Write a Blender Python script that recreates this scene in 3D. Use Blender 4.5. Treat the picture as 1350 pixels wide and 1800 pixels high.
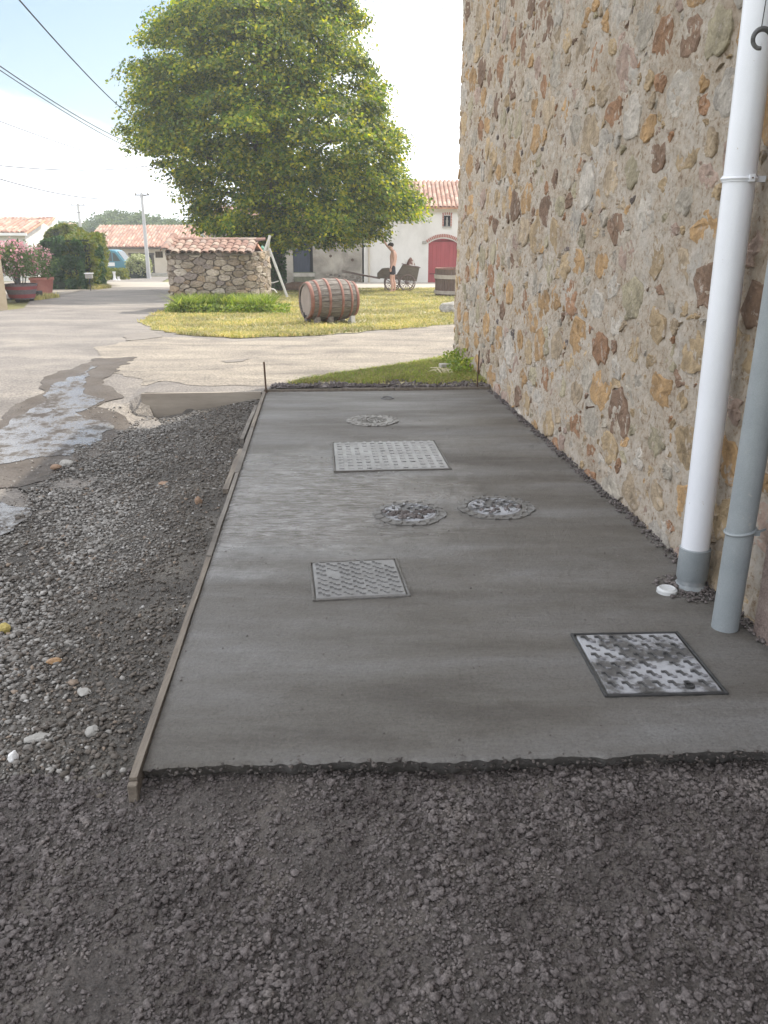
import bpy, bmesh, math, random
import numpy as np
from mathutils import Vector, Matrix, noise
from mathutils.geometry import delaunay_2d_cdt
random.seed(7); rng = np.random.default_rng(7)
R = math.radians; PI = math.pi
for o in list(bpy.data.objects): bpy.data.objects.remove(o)
sc = bpy.context.scene; C = sc.collection

# ------------------------------------------------------------------ camera
CAMH = 1.5; TILT = math.atan(489 / 1440)
cam = bpy.data.objects.new('camera', bpy.data.cameras.new('camera')); C.objects.link(cam)
cam.location = (0, 0, CAMH); cam.rotation_euler = (PI / 2 - TILT, 0, 0)
cam.data.sensor_fit = 'VERTICAL'; cam.data.sensor_height = 36; cam.data.lens = 28.8
cam.data.clip_start = .05; cam.data.clip_end = 3000
sc.camera = cam
# ------------------------------------------------------------------ sky
SUN_AZ, SUN_EL = R(45), R(50)          # azimuth clockwise from +Y
w = bpy.data.worlds.new('World'); sc.world = w; w.use_nodes = True
nt = w.node_tree; N = nt.nodes; L = nt.links
bg = N['Background']; bg.inputs['Strength'].default_value = .13
sky = N.new('ShaderNodeTexSky'); sky.sky_type = 'NISHITA'; sky.sun_disc = False
sky.sun_elevation = SUN_EL; sky.sun_rotation = SUN_AZ; sky.altitude = 100; sky.dust_density = 2.0
tc = N.new('ShaderNodeTexCoord')
mp = N.new('ShaderNodeMapping'); mp.inputs['Scale'].default_value = (1, 1, 2.4); L.new(tc.outputs['Generated'], mp.inputs[0])
cn = N.new('ShaderNodeTexNoise'); cn.inputs['Scale'].default_value = 3.1; cn.inputs['Detail'].default_value = 7
cn.inputs['Distortion'].default_value = .4; L.new(mp.outputs[0], cn.inputs[0])
dotn = N.new('ShaderNodeVectorMath'); dotn.operation = 'DOT_PRODUCT'; L.new(tc.outputs['Generated'], dotn.inputs[0])
dotn.inputs[1].default_value = Vector((-.285, .93, .255)).normalized()
gap = N.new('ShaderNodeMapRange'); gap.inputs[1].default_value = .965; gap.inputs[2].default_value = 1.0; gap.inputs[3].default_value = 0; gap.inputs[4].default_value = .52
L.new(dotn.outputs['Value'], gap.inputs[0])
sub = N.new('ShaderNodeMath'); sub.operation = 'SUBTRACT'; L.new(cn.outputs['Fac'], sub.inputs[0]); L.new(gap.outputs[0], sub.inputs[1])
cr = N.new('ShaderNodeValToRGB'); cr.color_ramp.elements[0].position = .10; cr.color_ramp.elements[1].position = .27
L.new(sub.outputs[0], cr.inputs[0])
mix = N.new('ShaderNodeMixRGB'); L.new(cr.outputs[0], mix.inputs[0]); L.new(sky.outputs[0], mix.inputs[1])
mix.inputs[2].default_value = (10.0, 10.3, 10.8, 1); L.new(mix.outputs[0], bg.inputs['Color'])
sl = bpy.data.lights.new('sun', 'SUN'); sl.energy = 4.0; sl.angle = R(.5); sl.color = (1, .94, .84)
so = bpy.data.objects.new('sun', sl); C.objects.link(so)
sdir = Vector((math.sin(SUN_AZ) * math.cos(SUN_EL), math.cos(SUN_AZ) * math.cos(SUN_EL), math.sin(SUN_EL)))
so.rotation_euler = sdir.to_track_quat('Z', 'Y').to_euler(); so.location = (0, 0, 30)
sc.view_settings.view_transform = 'Standard'; sc.view_settings.look = 'None'; sc.view_settings.gamma = 1
sc.view_settings.use_curve_mapping = False; sc.view_settings.exposure = .63

# ------------------------------------------------------------------ helpers
def sm(t, a, b):
    t = min(1, max(0, (t - a) / (b - a))); return t * t * (3 - 2 * t)
def XL(y): return -.562 - .0755 * y          # left edge of the slab
def XW(y): return 1.735 - .0769 * y          # foot of the stone wall
def zg(x, y):
    b = -max(0, min(y, 60) - 9) * .022 - .0002 * max(0, min(y, 60) - 25) ** 2
    if y < 10:
        d = XL(y) - .04 - x
        low = -.05 - .17 * sm(d, 0, 1.1)
        ws = 1 - sm(y, 8.055, 8.10); wf = 1 - sm(y, 6.4, 9.9); k = sm(-x, 2.39, 2.6)
        ww = ws * (1 - k) + wf * k
        b = b * (1 - ww) + low * ww
    return b
cT, sT = math.cos(TILT), math.sin(TILT)
def ray(px, py):
    a = (px - 675) / 1440; b = (900 - py) / 1440
    return Vector((a, cT + b * sT, -sT + b * cT))
def G(px, py, z=None):                         # photo position -> point on the terrain (or on height z)
    d = ray(px, py)
    if z is not None:
        t = (z - CAMH) / d.z; return Vector((d.x * t, d.y * t, z))
    t = 1.2
    while t < 300:
        x, y = d.x * t, d.y * t
        if CAMH + d.z * t < zg(x, y): break
        t += .02
    return Vector((d.x * t, d.y * t, zg(d.x * t, d.y * t)))
def P(px, py, Y):                              # point at depth Y seen at a photo position
    d = ray(px, py); t = Y / d.y; return Vector((d.x * t, Y, CAMH + d.z * t))

def tag(o, label=None, cat=None, group=None, kind=None):
    if label: o['label'] = label
    if cat: o['category'] = cat
    if group: o['group'] = group
    if kind: o['kind'] = kind
    return o
def thing(name, label, cat, loc=(0, 0, 0), rz=0, group=None):
    o = bpy.data.objects.new(name, None); C.objects.link(o); o.empty_display_size = .1
    o.location = loc; o.rotation_euler = (0, 0, rz)
    return tag(o, label, cat, group)
def link(name, me, parent=None, loc=None, rot=None, scale=None):
    o = bpy.data.objects.new(name, me); C.objects.link(o)
    if parent: o.parent = parent
    if loc is not None: o.location = loc
    if rot is not None: o.rotation_euler = rot
    if scale is not None: o.scale = scale
    return o
def copy_tree(o, parent=None):
    c = o.copy(); C.objects.link(c)
    if parent: c.parent = parent
    for ch in o.children: copy_tree(ch, c)
    return c
def np_mesh(name, V, F, mat=None, smooth=False):   # F : (n,3) or (n,4) array
    V = np.asarray(V, np.float32); F = np.asarray(F, np.int32); k = F.shape[1]
    me = bpy.data.meshes.new(name); me.vertices.add(len(V)); me.vertices.foreach_set('co', V.ravel())
    me.loops.add(F.size); me.loops.foreach_set('vertex_index', F.ravel())
    me.polygons.add(len(F)); me.polygons.foreach_set('loop_start', np.arange(0, F.size, k, dtype=np.int32))
    if smooth: me.polygons.foreach_set('use_smooth', np.ones(len(F), bool))
    me.update(calc_edges=True); me.validate()
    if mat: me.materials.append(mat)
    return me
class MB:
    def __init__(s): s.v = []; s.f = []
    def add(s, vs, fs):
        n = len(s.v); s.v += [tuple(p) for p in vs]; s.f += [tuple(i + n for i in q) for q in fs]; return s
    def box(s, c, d, rz=0, m=None):
        x, y, z = d[0] / 2, d[1] / 2, d[2] / 2
        q = m or Matrix.Rotation(rz, 3, 'Z'); c = Vector(c)
        vs = [c + q @ Vector((i * x, j * y, k * z)) for i in (-1, 1) for j in (-1, 1) for k in (-1, 1)]
        return s.add(vs, [(0, 1, 3, 2), (4, 6, 7, 5), (0, 4, 5, 1), (2, 3, 7, 6), (0, 2, 6, 4), (1, 5, 7, 3)])
    def prism(s, poly, a, b, fn):                  # poly in 2D extruded from a to b through fn(u, v, h)
        n = len(poly); vs = [fn(u, v, a) for u, v in poly] + [fn(u, v, b) for u, v in poly]
        fs = [tuple(range(n))[::-1], tuple(range(n, 2 * n))] + [(i, (i + 1) % n, n + (i + 1) % n, n + i) for i in range(n)]
        return s.add(vs, fs)
    def tube(s, pts, r, seg=8, cap=True, closed=False):
        pts = [Vector(p) for p in pts]; n = len(pts); rs = r if isinstance(r, (list, tuple)) else [r] * n
        vs = []
        for i, p in enumerate(pts):
            if closed: t = pts[(i + 1) % n] - pts[i - 1]
            else: t = pts[min(i + 1, n - 1)] - pts[max(i - 1, 0)]
            t.normalize(); u = t.cross(Vector((0, 0, 1)))
            if u.length < .1: u = t.cross(Vector((0, 1, 0)))
            u.normalize(); q = t.cross(u)
            for k in range(seg):
                a = 2 * PI * k / seg; vs.append(p + (u * math.cos(a) + q * math.sin(a)) * rs[i])
        fs = []
        for i in range(n if closed else n - 1):
            for k in range(seg):
                j = (i + 1) % n; fs.append((i * seg + k, i * seg + (k + 1) % seg, j * seg + (k + 1) % seg, j * seg + k))
        if cap and not closed: fs += [tuple(range(seg))[::-1], tuple(range((n - 1) * seg, n * seg))]
        return s.add(vs, fs)
    def lathe(s, prof, seg=24, c=(0, 0, 0), m=None, cap=True):
        c = Vector(c); m = m or Matrix.Identity(3); vs = []
        for r_, z_ in prof:
            for k in range(seg):
                a = 2 * PI * k / seg; vs.append(c + m @ Vector((r_ * math.cos(a), r_ * math.sin(a), z_)))
        fs = [(i * seg + k, i * seg + (k + 1) % seg, (i + 1) * seg + (k + 1) % seg, (i + 1) * seg + k) for i in range(len(prof) - 1) for k in range(seg)]
        if cap: fs += [tuple(range(seg))[::-1], tuple(range((len(prof) - 1) * seg, len(prof) * seg))]
        return s.add(vs, fs)
    def build(s, name, mat, parent=None, smooth=False, loc=None, rot=None, bevel=0, kind=None):
        me = bpy.data.meshes.new(name); me.from_pydata(s.v, [], s.f); me.update()
        bm = bmesh.new(); bm.from_mesh(me); bmesh.ops.recalc_face_normals(bm, faces=bm.faces)
        if bevel: bmesh.ops.bevel(bm, geom=bm.edges[:], offset=bevel, segments=1, affect='EDGES')
        bm.to_mesh(me); bm.free()
        if smooth:
            for p in me.polygons: p.use_smooth = True
            try: me.set_sharp_from_angle(angle=R(40))
            except Exception: pass
        me.materials.append(mat); o = link(name, me, parent, loc, rot)
        if kind: o['kind'] = kind
        return o

# ------------------------------------------------------------------ materials
def new_mat(name):
    m = bpy.data.materials.new(name); m.use_nodes = True; nt = m.node_tree
    return m, nt, nt.nodes, nt.links, nt.nodes['Principled BSDF']
def col(c): return (*c, 1)
def noise_node(N, L, src, scale, detail=6, rough=.6, dist=0):
    n = N.new('ShaderNodeTexNoise'); n.inputs['Scale'].default_value = scale; n.inputs['Detail'].default_value = detail
    n.inputs['Roughness'].default_value = rough; n.inputs['Distortion'].default_value = dist; L.new(src, n.inputs['Vector']); return n
def ramp(N, L, src, stops):
    r = N.new('ShaderNodeValToRGB'); e = r.color_ramp.elements
    while len(e) < len(stops): e.new(.5)
    for i, (p, c) in enumerate(stops): e[i].position = p; e[i].color = col(c) if len(c) == 3 else c
    L.new(src, r.inputs[0]); return r
def M(name, stops, scale=4, detail=7, rough=.85, rough2=None, bump=.4, bscale=60, bdist=.01, spec=.4, stretch=(1, 1, 1), speck=0, speckscale=250,
      metallic=0, coord='Object', dist=0, bump2=0, b2scale=8, sheen=0):
    m, nt, N, L, B = new_mat(name)
    tc = N.new('ShaderNodeTexCoord'); mp = N.new('ShaderNodeMapping'); mp.inputs['Scale'].default_value = stretch
    L.new(tc.outputs[coord], mp.inputs[0]); v = mp.outputs[0]
    if isinstance(stops[0][0], float) and len(stops[0]) == 3: stops = [(.35 + .3 * i / max(1, len(stops) - 1), c) for i, c in enumerate(stops)]
    n = noise_node(N, L, v, scale, detail, .62, dist); r = ramp(N, L, n.outputs['Fac'], stops); out = r.outputs[0]
    if speck:
        n2 = noise_node(N, L, tc.outputs[coord], speckscale, 3)
        r2 = ramp(N, L, n2.outputs['Fac'], [(.3, (1 - speck,) * 3), (.7, (1 + speck,) * 3)])
        mm = N.new('ShaderNodeMixRGB'); mm.blend_type = 'MULTIPLY'; mm.inputs[0].default_value = 1
        L.new(out, mm.inputs[1]); L.new(r2.outputs[0], mm.inputs[2]); out = mm.outputs[0]
    L.new(out, B.inputs['Base Color'])
    B.inputs['Roughness'].default_value = rough; B.inputs['Specular IOR Level'].default_value = spec; B.inputs['Metallic'].default_value = metallic
    if rough2 is not None:
        n3 = noise_node(N, L, v, scale * .7, 4); r3 = ramp(N, L, n3.outputs['Fac'], [(.38, (rough,) * 3), (.62, (rough2,) * 3)]); L.new(r3.outputs[0], B.inputs['Roughness'])
    if bump:
        nb = noise_node(N, L, tc.outputs[coord], bscale, 6, .65); b = N.new('ShaderNodeBump'); b.inputs['Strength'].default_value = bump; b.inputs['Distance'].default_value = bdist
        L.new(nb.outputs['Fac'], b.inputs['Height']); last = b
        if bump2:
            nb2 = noise_node(N, L, v, b2scale, 5); b2 = N.new('ShaderNodeBump'); b2.inputs['Strength'].default_value = bump2; b2.inputs['Distance'].default_value = bdist * 4
            L.new(nb2.outputs['Fac'], b2.inputs['Height']); L.new(b.outputs[0], b2.inputs['Normal']); last = b2
        L.new(last.outputs[0], B.inputs['Normal'])
    return m
def M_attr(name, rough=.85, bump=.6, bscale=40, bdist=.01, var=.35, nscale=25, spec=.3):      # colour read from the per-stone attribute
    m, nt, N, L, B = new_mat(name)
    a = N.new('ShaderNodeAttribute'); a.attribute_name = 'scol'; tc = N.new('ShaderNodeTexCoord')
    n = noise_node(N, L, tc.outputs['Object'], nscale, 7, .7); r = ramp(N, L, n.outputs['Fac'], [(.3, (1 - var,) * 3), (.7, (1 + var,) * 3)])
    mm = N.new('ShaderNodeMixRGB'); mm.blend_type = 'MULTIPLY'; mm.inputs[0].default_value = 1
    L.new(a.outputs['Color'], mm.inputs[1]); L.new(r.outputs[0], mm.inputs[2]); L.new(mm.outputs[0], B.inputs['Base Color'])
    B.inputs['Roughness'].default_value = rough; B.inputs['Specular IOR Level'].default_value = spec
    nb = noise_node(N, L, tc.outputs['Object'], bscale, 8, .7); b = N.new('ShaderNodeBump'); b.inputs['Strength'].default_value = bump; b.inputs['Distance'].default_value = bdist
    L.new(nb.outputs['Fac'], b.inputs['Height']); L.new(b.outputs[0], B.inputs['Normal'])
    return m
def M_leaf(name, cols, trans=.35, rough=.55, clump=0, cscale=.8):
    m, nt, N, L, B = new_mat(name)
    g = N.new('ShaderNodeNewGeometry'); src = g.outputs['Random Per Island']
    r = ramp(N, L, src, [(i / max(1, len(cols) - 1), c) for i, c in enumerate(cols)]); out = r.outputs[0]
    if clump:
        tc = N.new('ShaderNodeTexCoord'); n = noise_node(N, L, tc.outputs['Object'], cscale, 3)
        r2 = ramp(N, L, n.outputs['Fac'], [(.35, (1 - clump,) * 3), (.65, (1 + clump, 1 + clump * .8, 1))])
        mm = N.new('ShaderNodeMixRGB'); mm.blend_type = 'MULTIPLY'; mm.inputs[0].default_value = 1
        L.new(out, mm.inputs[1]); L.new(r2.outputs[0], mm.inputs[2]); out = mm.outputs[0]
    L.new(out, B.inputs['Base Color']); B.inputs['Roughness'].default_value = rough; B.inputs['Specular IOR Level'].default_value = .25
    t = N.new('ShaderNodeBsdfTranslucent'); hs = N.new('ShaderNodeHueSaturation'); hs.inputs['Value'].default_value = 1.9; hs.inputs['Saturation'].default_value = 1.2; hs.inputs['Hue'].default_value = .49
    L.new(out, hs.inputs['Color']); L.new(hs.outputs[0], t.inputs['Color'])
    mx = N.new('ShaderNodeMixShader'); mx.inputs[0].default_value = trans; L.new(B.outputs[0], mx.inputs[1]); L.new(t.outputs[0], mx.inputs[2])
    L.new(mx.outputs[0], N['Material Output'].inputs['Surface'])
    return m

m_asphalt = M('road_asphalt', [(.33, (.135, .12, .108)), (.45, (.17, .152, .137)), (.55, (.205, .183, .162)), (.66, (.25, .222, .19))], scale=.8, detail=12, bump=.8, bscale=60, bdist=.02, speck=.4, speckscale=45, stretch=(.8, 1.3, 1), dist=.5)
m_dust = M('dusty_track', [(.34, (.17, .148, .125)), (.44, (.22, .192, .16)), (.54, (.265, .23, .188)), (.66, (.32, .28, .225))], scale=1.6, detail=12, bump=.9, bscale=40, bdist=.03, speck=.4, speckscale=40, stretch=(.6, 1.3, 1), dist=.6)
m_patch = M('road_patch', [(.3, (.15, .13, .115)), (.7, (.2, .18, .155))], scale=6, bump=.5, bscale=80, speck=.25, speckscale=150)
m_pale = M('pale_court', [(.3, (.30, .27, .23)), (.7, (.38, .34, .29))], scale=1.2, bump=.2)
m_earth = M('dry_earth', [(.3, (.13, .12, .05)), (.55, (.17, .17, .06)), (.75, (.22, .2, .09))], scale=.8, bump=.4)
m_gravelbed = M('gravel_bed', [(.3, (.055, .05, .045)), (.5, (.10, .09, .08)), (.7, (.16, .145, .125))], scale=3.5, bump=1, bscale=70, bdist=.025, speck=.45, speckscale=120)
m_lawn = M('lawn_soil', [(.3, (.18, .18, .08)), (.45, (.26, .245, .12)), (.55, (.34, .305, .18)), (.7, (.42, .37, .25))], scale=1.1, detail=9, bump=.8, bscale=25, bdist=.04, speck=.35, speckscale=40)
m_blade = M_leaf('grass_blade', [(.18, .21, .08), (.31, .30, .15), (.44, .385, .24)], trans=.3, clump=.35, cscale=.6)
m_blade_g = M_leaf('green_blade', [(.11, .17, .04), (.19, .27, .07), (.34, .37, .13)], trans=.35, clump=.3, cscale=1.5)
m_linden = M_leaf('linden_leaf', [(.04, .085, .024), (.085, .15, .028), (.19, .24, .035), (.36, .35, .055)], trans=.46, clump=.55, cscale=1.3)
m_hedge_d = M_leaf('dark_hedge_leaf', [(.02, .055, .02), (.04, .09, .025), (.07, .13, .04)], trans=.2)
m_hedge_y = M_leaf('thuja_leaf', [(.07, .12, .02), (.13, .16, .03), (.18, .18, .045)], trans=.25, clump=.3, cscale=3)
m_wood_d = M_leaf('woodland_leaf', [(.09, .14, .07), (.13, .18, .08), (.17, .22, .1)], trans=.2, clump=.3, cscale=.15)
m_varieg = M_leaf('variegated_leaf', [(.14, .18, .06), (.3, .33, .15), (.5, .5, .3)], trans=.2)
m_olean = M_leaf('oleander_leaf', [(.06, .1, .03), (.1, .16, .05), (.16, .2, .07)], trans=.25)
m_petal = M_leaf('pink_petal', [(.5, .22, .28), (.65, .35, .38), (.7, .5, .5)], trans=.3)
m_bark = M('bark', [(.3, (.05, .042, .033)), (.7, (.13, .11, .085))], scale=9, stretch=(3, 3, .7), bump=1, bscale=30, bdist=.04)
m_mortar = None
m_stone = M_attr('wall_stone', bump=1, bscale=26, bdist=.03, var=.42, nscale=9)
def dust(m, c, sc_, lo, hi):
    nt = m.node_tree; N = nt.nodes; L = nt.links; B = N['Principled BSDF']; src = B.inputs['Base Color'].links[0].from_socket
    tc = N.new('ShaderNodeTexCoord'); n = noise_node(N, L, tc.outputs['Object'], sc_, 9, .72, .3); r_ = ramp(N, L, n.outputs['Fac'], [(lo, (0, 0, 0)), (hi, (1, 1, 1))])
    mx = N.new('ShaderNodeMixRGB'); L.new(r_.outputs[0], mx.inputs[0]); L.new(src, mx.inputs[1]); mx.inputs[2].default_value = col(c); L.new(mx.outputs[0], B.inputs['Base Color'])
dust(m_stone, (.46, .40, .35), 12, .565, .66)
m_dry = M_attr('drystone', bump=.9, bscale=16, bdist=.04, var=.3, nscale=10)
m_peb = M_attr('pebble', bump=.3, bscale=90, bdist=.004, var=.15, nscale=60, rough=.75, spec=.4)
m_clod = M('concrete_clod', [(.3, (.075, .062, .06)), (.45, (.122, .105, .101)), (.56, (.165, .144, .14)), (.7, (.215, .188, .175))], scale=6, detail=10, bump=1, bscale=110, bdist=.012, rough=.8, rough2=.55, speck=.42, speckscale=140, spec=.3)
m_matrix = M('shaded_wet_fines', [(.3, (.05, .042, .038)), (.5, (.088, .076, .07)), (.7, (.13, .113, .1))], scale=5, detail=10, bump=1, bscale=110, bdist=.012, rough=.7, rough2=.5, speck=.5, speckscale=120)  # damp fines; crevice shade between the clods painted in as darker colour
m_timber = M('form_timber', [(.3, (.09, .075, .062)), (.5, (.15, .125, .10)), (.7, (.21, .18, .145))], scale=7, stretch=(6, .5, 6), bump=.4, bscale=80, rough=.7)
m_timber_c = M('cement_crusted_timber', [(.3, (.10, .088, .076)), (.5, (.15, .135, .12)), (.7, (.21, .19, .165))], scale=4, bump=.5, bscale=60)
m_rust = M('rusty_steel', [(.3, (.05, .035, .025)), (.7, (.14, .08, .05))], scale=20, bump=.4, metallic=.3, rough=.7)
m_iron = M('cast_iron', [(.3, (.05, .05, .052)), (.55, (.09, .09, .092)), (.7, (.19, .19, .195))], scale=9, rough=.5, rough2=.35, bump=.7, bscale=120, bdist=.004, spec=.5)
m_irondk = M('dark_iron_seam', [(.3, (.02, .02, .021)), (.7, (.05, .05, .05))], scale=20, rough=.7, bump=.4)
m_smear = M('cement_smeared_iron', [(.36, (.05, .049, .048)), (.47, (.1, .098, .097)), (.53, (.30, .305, .325)), (.7, (.43, .44, .47))], scale=5, detail=9, rough=.36, rough2=.55, bump=.8, bscale=80, bdist=.006, spec=.5)
m_pvc_w = M('white_pvc', [(.3, (.66, .68, .73)), (.7, (.72, .74, .79))], scale=3, rough=.32, bump=.03, spec=.5, speck=.03, speckscale=300)
m_pvc_g = M('grey_pvc', [(.3, (.2, .225, .24)), (.7, (.26, .285, .3))], scale=5, rough=.45, bump=.15, speck=.08)
m_pvc_dusty = M('cement_dusted_pvc', [(.3, (.15, .17, .18)), (.5, (.23, .25, .265)), (.7, (.33, .34, .34))], scale=9, rough=.7, bump=.4, bscale=60)
m_pinkrender = M('pink_roughcast', [(.3, (.22, .16, .145)), (.55, (.32, .25, .22)), (.7, (.4, .32, .28))], scale=14, bump=1, bscale=95, bdist=.03, speck=.25, speckscale=120)
m_white = M('white_render', [(.3, (.55, .53, .50)), (.5, (.66, .64, .61)), (.7, (.72, .70, .67))], scale=.9, detail=9, bump=.3, bscale=20, stretch=(1, 1, .6))
m_oldplaster = M('weathered_plaster', [(.3, (.17, .15, .125)), (.42, (.25, .225, .19)), (.52, (.34, .31, .265)), (.68, (.44, .405, .35))], scale=1.1, detail=10, bump=.6, bscale=18, bdist=.02, dist=.4)
m_cream = M('cream_render', [(.3, (.48, .42, .34)), (.7, (.58, .52, .43))], scale=.7, bump=.2, bscale=20)
m_tile = M_attr('clay_tile', bump=.5, bscale=30, bdist=.01, var=.22, nscale=6, rough=.85)
m_tile_far = M('clay_roof', [(.3, (.42, .2, .13)), (.5, (.55, .28, .18)), (.7, (.62, .36, .25))], scale=3.5, detail=9, bump=.3, speck=.2, speckscale=9)
m_tile_pale = M('pale_clay_roof', [(.3, (.50, .28, .18)), (.5, (.6, .36, .25)), (.7, (.68, .45, .33))], scale=3.5, detail=9, bump=.3, speck=.18, speckscale=9)
m_brick = M('brick', [(.3, (.32, .13, .1)), (.7, (.45, .2, .15))], scale=12, bump=.4)
m_red = M('red_paint', [(.3, (.30, .05, .055)), (.7, (.38, .07, .075))], scale=2, stretch=(3, 3, .5), bump=.15, rough=.6)
m_blue = M('dark_blue_paint', [(.3, (.02, .025, .04)), (.7, (.04, .05, .075))], scale=3, stretch=(4, 4, .6), bump=.3, rough=.6)
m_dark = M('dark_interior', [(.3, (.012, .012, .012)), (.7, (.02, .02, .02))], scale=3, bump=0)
m_concrete = M('old_concrete', [(.3, (.28, .26, .23)), (.7, (.42, .4, .36))], scale=5, bump=.4)
m_greenstone = M('mossy_stone', [(.3, (.1, .11, .07)), (.7, (.2, .2, .14))], scale=5, bump=.5, bscale=30)
m_oak = M('weathered_oak', [(.3, (.085, .07, .06)), (.5, (.16, .14, .12)), (.72, (.27, .245, .22))], scale=6, stretch=(.8, 5, 5), detail=9, bump=.6, bscale=60, bdist=.01)
m_oakhead = M('oak_head', [(.3, (.22, .18, .16)), (.7, (.33, .28, .25))], scale=5, stretch=(5, 5, .6), bump=.4)
m_hoop = M('rusty_hoop', [(.3, (.17, .075, .055)), (.6, (.25, .125, .095)), (.75, (.32, .2, .165))], scale=9, bump=.4, rough=.75)
m_cart = M('cart_wood', [(.3, (.10, .08, .06)), (.7, (.17, .14, .11))], scale=5, bump=.4, stretch=(1, 1, 4))
m_cartw = M('cart_wheel_wood', [(.3, (.13, .09, .08)), (.7, (.22, .16, .14))], scale=8, bump=.3)
m_tubw = M('vat_wood', [(.3, (.08, .055, .045)), (.7, (.16, .115, .095))], scale=7, stretch=(5, 5, .6), bump=.5)
m_tubh = M('vat_hoop_wood', [(.3, (.3, .26, .23)), (.7, (.42, .38, .34))], scale=7, bump=.3)
m_skin = M('skin', [(.3, (.56, .33, .26)), (.7, (.62, .38, .30))], scale=5, bump=.05, rough=.5)
m_hair = M('dark_hair', [(.3, (.02, .014, .01)), (.7, (.05, .035, .025))], scale=40, bump=.5)
m_short = M('dark_shorts', [(.3, (.022, .02, .025)), (.7, (.045, .04, .05))], scale=10, bump=.3)
m_pole = M('pole_concrete', [(.3, (.42, .42, .43)), (.7, (.52, .52, .53))], scale=2, bump=.1)
m_wire = M('cable_black', [(.3, (.02, .02, .022)), (.7, (.03, .03, .03))], scale=2, bump=0, rough=.5)
m_palewood = M('pale_pole_wood', [(.3, (.45, .43, .4)), (.7, (.58, .56, .52))], scale=9, bump=.3)
m_greenpaint = M('green_pump_paint', [(.3, (.1, .26, .18)), (.7, (.16, .34, .25))], scale=9, bump=.2, rough=.5)
m_plred = M('planter_red', [(.3, (.24, .05, .055)), (.7, (.33, .08, .08))], scale=6, bump=.2)
m_plgrey = M('planter_grey', [(.3, (.12, .1, .11)), (.7, (.2, .17, .18))], scale=6, stretch=(5, 5, .6), bump=.3)
m_terra = M('terracotta', [(.3, (.35, .13, .1)), (.7, (.45, .2, .16))], scale=4, bump=.2)
m_teal = M('teal_car_paint', [(.3, (.06, .2, .27)), (.7, (.07, .22, .29))], scale=1, bump=0, rough=.25)
m_chrome = M('pale_car_trim', [(.3, (.5, .53, .55)), (.7, (.55, .58, .6))], scale=1, bump=0, rough=.3)
m_rubber = M('rubber', [(.3, (.02, .02, .02)), (.7, (.03, .03, .03))], scale=5, bump=.1)
m_glass = M('window_glass', [(.3, (.03, .045, .05)), (.7, (.05, .065, .07))], scale=1, bump=0, rough=.06, spec=.8)
m_whitep = M('white_paint', [(.3, (.7, .7, .7)), (.7, (.78, .78, .78))], scale=1, bump=0)
m_rock = M('grey_rock', [(.3, (.2, .19, .17)), (.5, (.33, .31, .28)), (.7, (.5, .48, .44))], scale=7, bump=.9, bscale=18, bdist=.05)
m_cloth = M('brown_white_hide', [(.42, (.14, .065, .05)), (.5, (.2, .1, .08)), (.56, (.6, .56, .52))], scale=6, bump=.4)
m_moss = M('foam_yellow', [(.3, (.3, .24, .07)), (.7, (.42, .34, .12))], scale=20, bump=.8)
m_shell = M('white_shell', [(.3, (.7, .7, .7)), (.7, (.8, .8, .8))], scale=5, bump=.1, rough=.4)
m_wetleaf = M('dry_straw', [(.3, (.5, .43, .28)), (.7, (.62, .55, .4))], scale=9, bump=.2)

# mortar: pinkish beige with chips, drips and random darker flecks
m_mortar, nt_, N_, L_, B_ = new_mat('lime_mortar')
tc_ = N_.new('ShaderNodeTexCoord'); n1 = noise_node(N_, L_, tc_.outputs['Object'], 3.2, 9, .62)
r1 = ramp(N_, L_, n1.outputs['Fac'], [(.3, (.36, .29, .22)), (.46, (.45, .385, .31)), (.6, (.50, .445, .38)), (.75, (.43, .405, .37))])
n2 = noise_node(N_, L_, tc_.outputs['Object'], 30, 6, .7); r2 = ramp(N_, L_, n2.outputs['Fac'], [(.34, (.5, .40, .30)), (.43, (.9, .85, .8)), (.52, (1, 1, 1)), (.7, (1.12, 1.12, 1.14))])
mm_ = N_.new('ShaderNodeMixRGB'); mm_.blend_type = 'MULTIPLY'; mm_.inputs[0].default_value = 1
L_.new(r1.outputs[0], mm_.inputs[1]); L_.new(r2.outputs[0], mm_.inputs[2]); L_.new(mm_.outputs[0], B_.inputs['Base Color']); B_.inputs['Roughness'].default_value = .9
nb_ = noise_node(N_, L_, tc_.outputs['Object'], 45, 9, .75, .5); bb_ = N_.new('ShaderNodeBump'); bb_.inputs['Strength'].default_value = 1; bb_.inputs['Distance'].default_value = .022
L_.new(nb_.outputs['Fac'], bb_.inputs['Height']); L_.new(bb_.outputs[0], B_.inputs['Normal'])

# wet trowelled concrete of the slab
m_slab, nt_, N_, L_, B_ = new_mat('wet_concrete')
tc_ = N_.new('ShaderNodeTexCoord'); mp_ = N_.new('ShaderNodeMapping'); mp_.inputs['Scale'].default_value = (.7, 3.2, 1); mp_.inputs['Rotation'].default_value = (0, 0, .06); L_.new(tc_.outputs['Object'], mp_.inputs[0])
n1 = noise_node(N_, L_, mp_.outputs[0], 1.1, 9, .6, .4)
r1 = ramp(N_, L_, n1.outputs['Fac'], [(.34, (.056, .048, .039)), (.45, (.082, .074, .063)), (.56, (.104, .097, .089)), (.68, (.138, .135, .131))])
n2 = noise_node(N_, L_, tc_.outputs['Object'], 75, 8, .85); r2 = ramp(N_, L_, n2.outputs['Fac'], [(.36, (.5,) * 3), (.46, (.95,) * 3), (.66, (1.4,) * 3)])
mm_ = N_.new('ShaderNodeMixRGB'); mm_.blend_type = 'MULTIPLY'; mm_.inputs[0].default_value = 1
L_.new(r1.outputs[0], mm_.inputs[1]); L_.new(r2.outputs[0], mm_.inputs[2]); slabcol = mm_.outputs[0]
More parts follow.
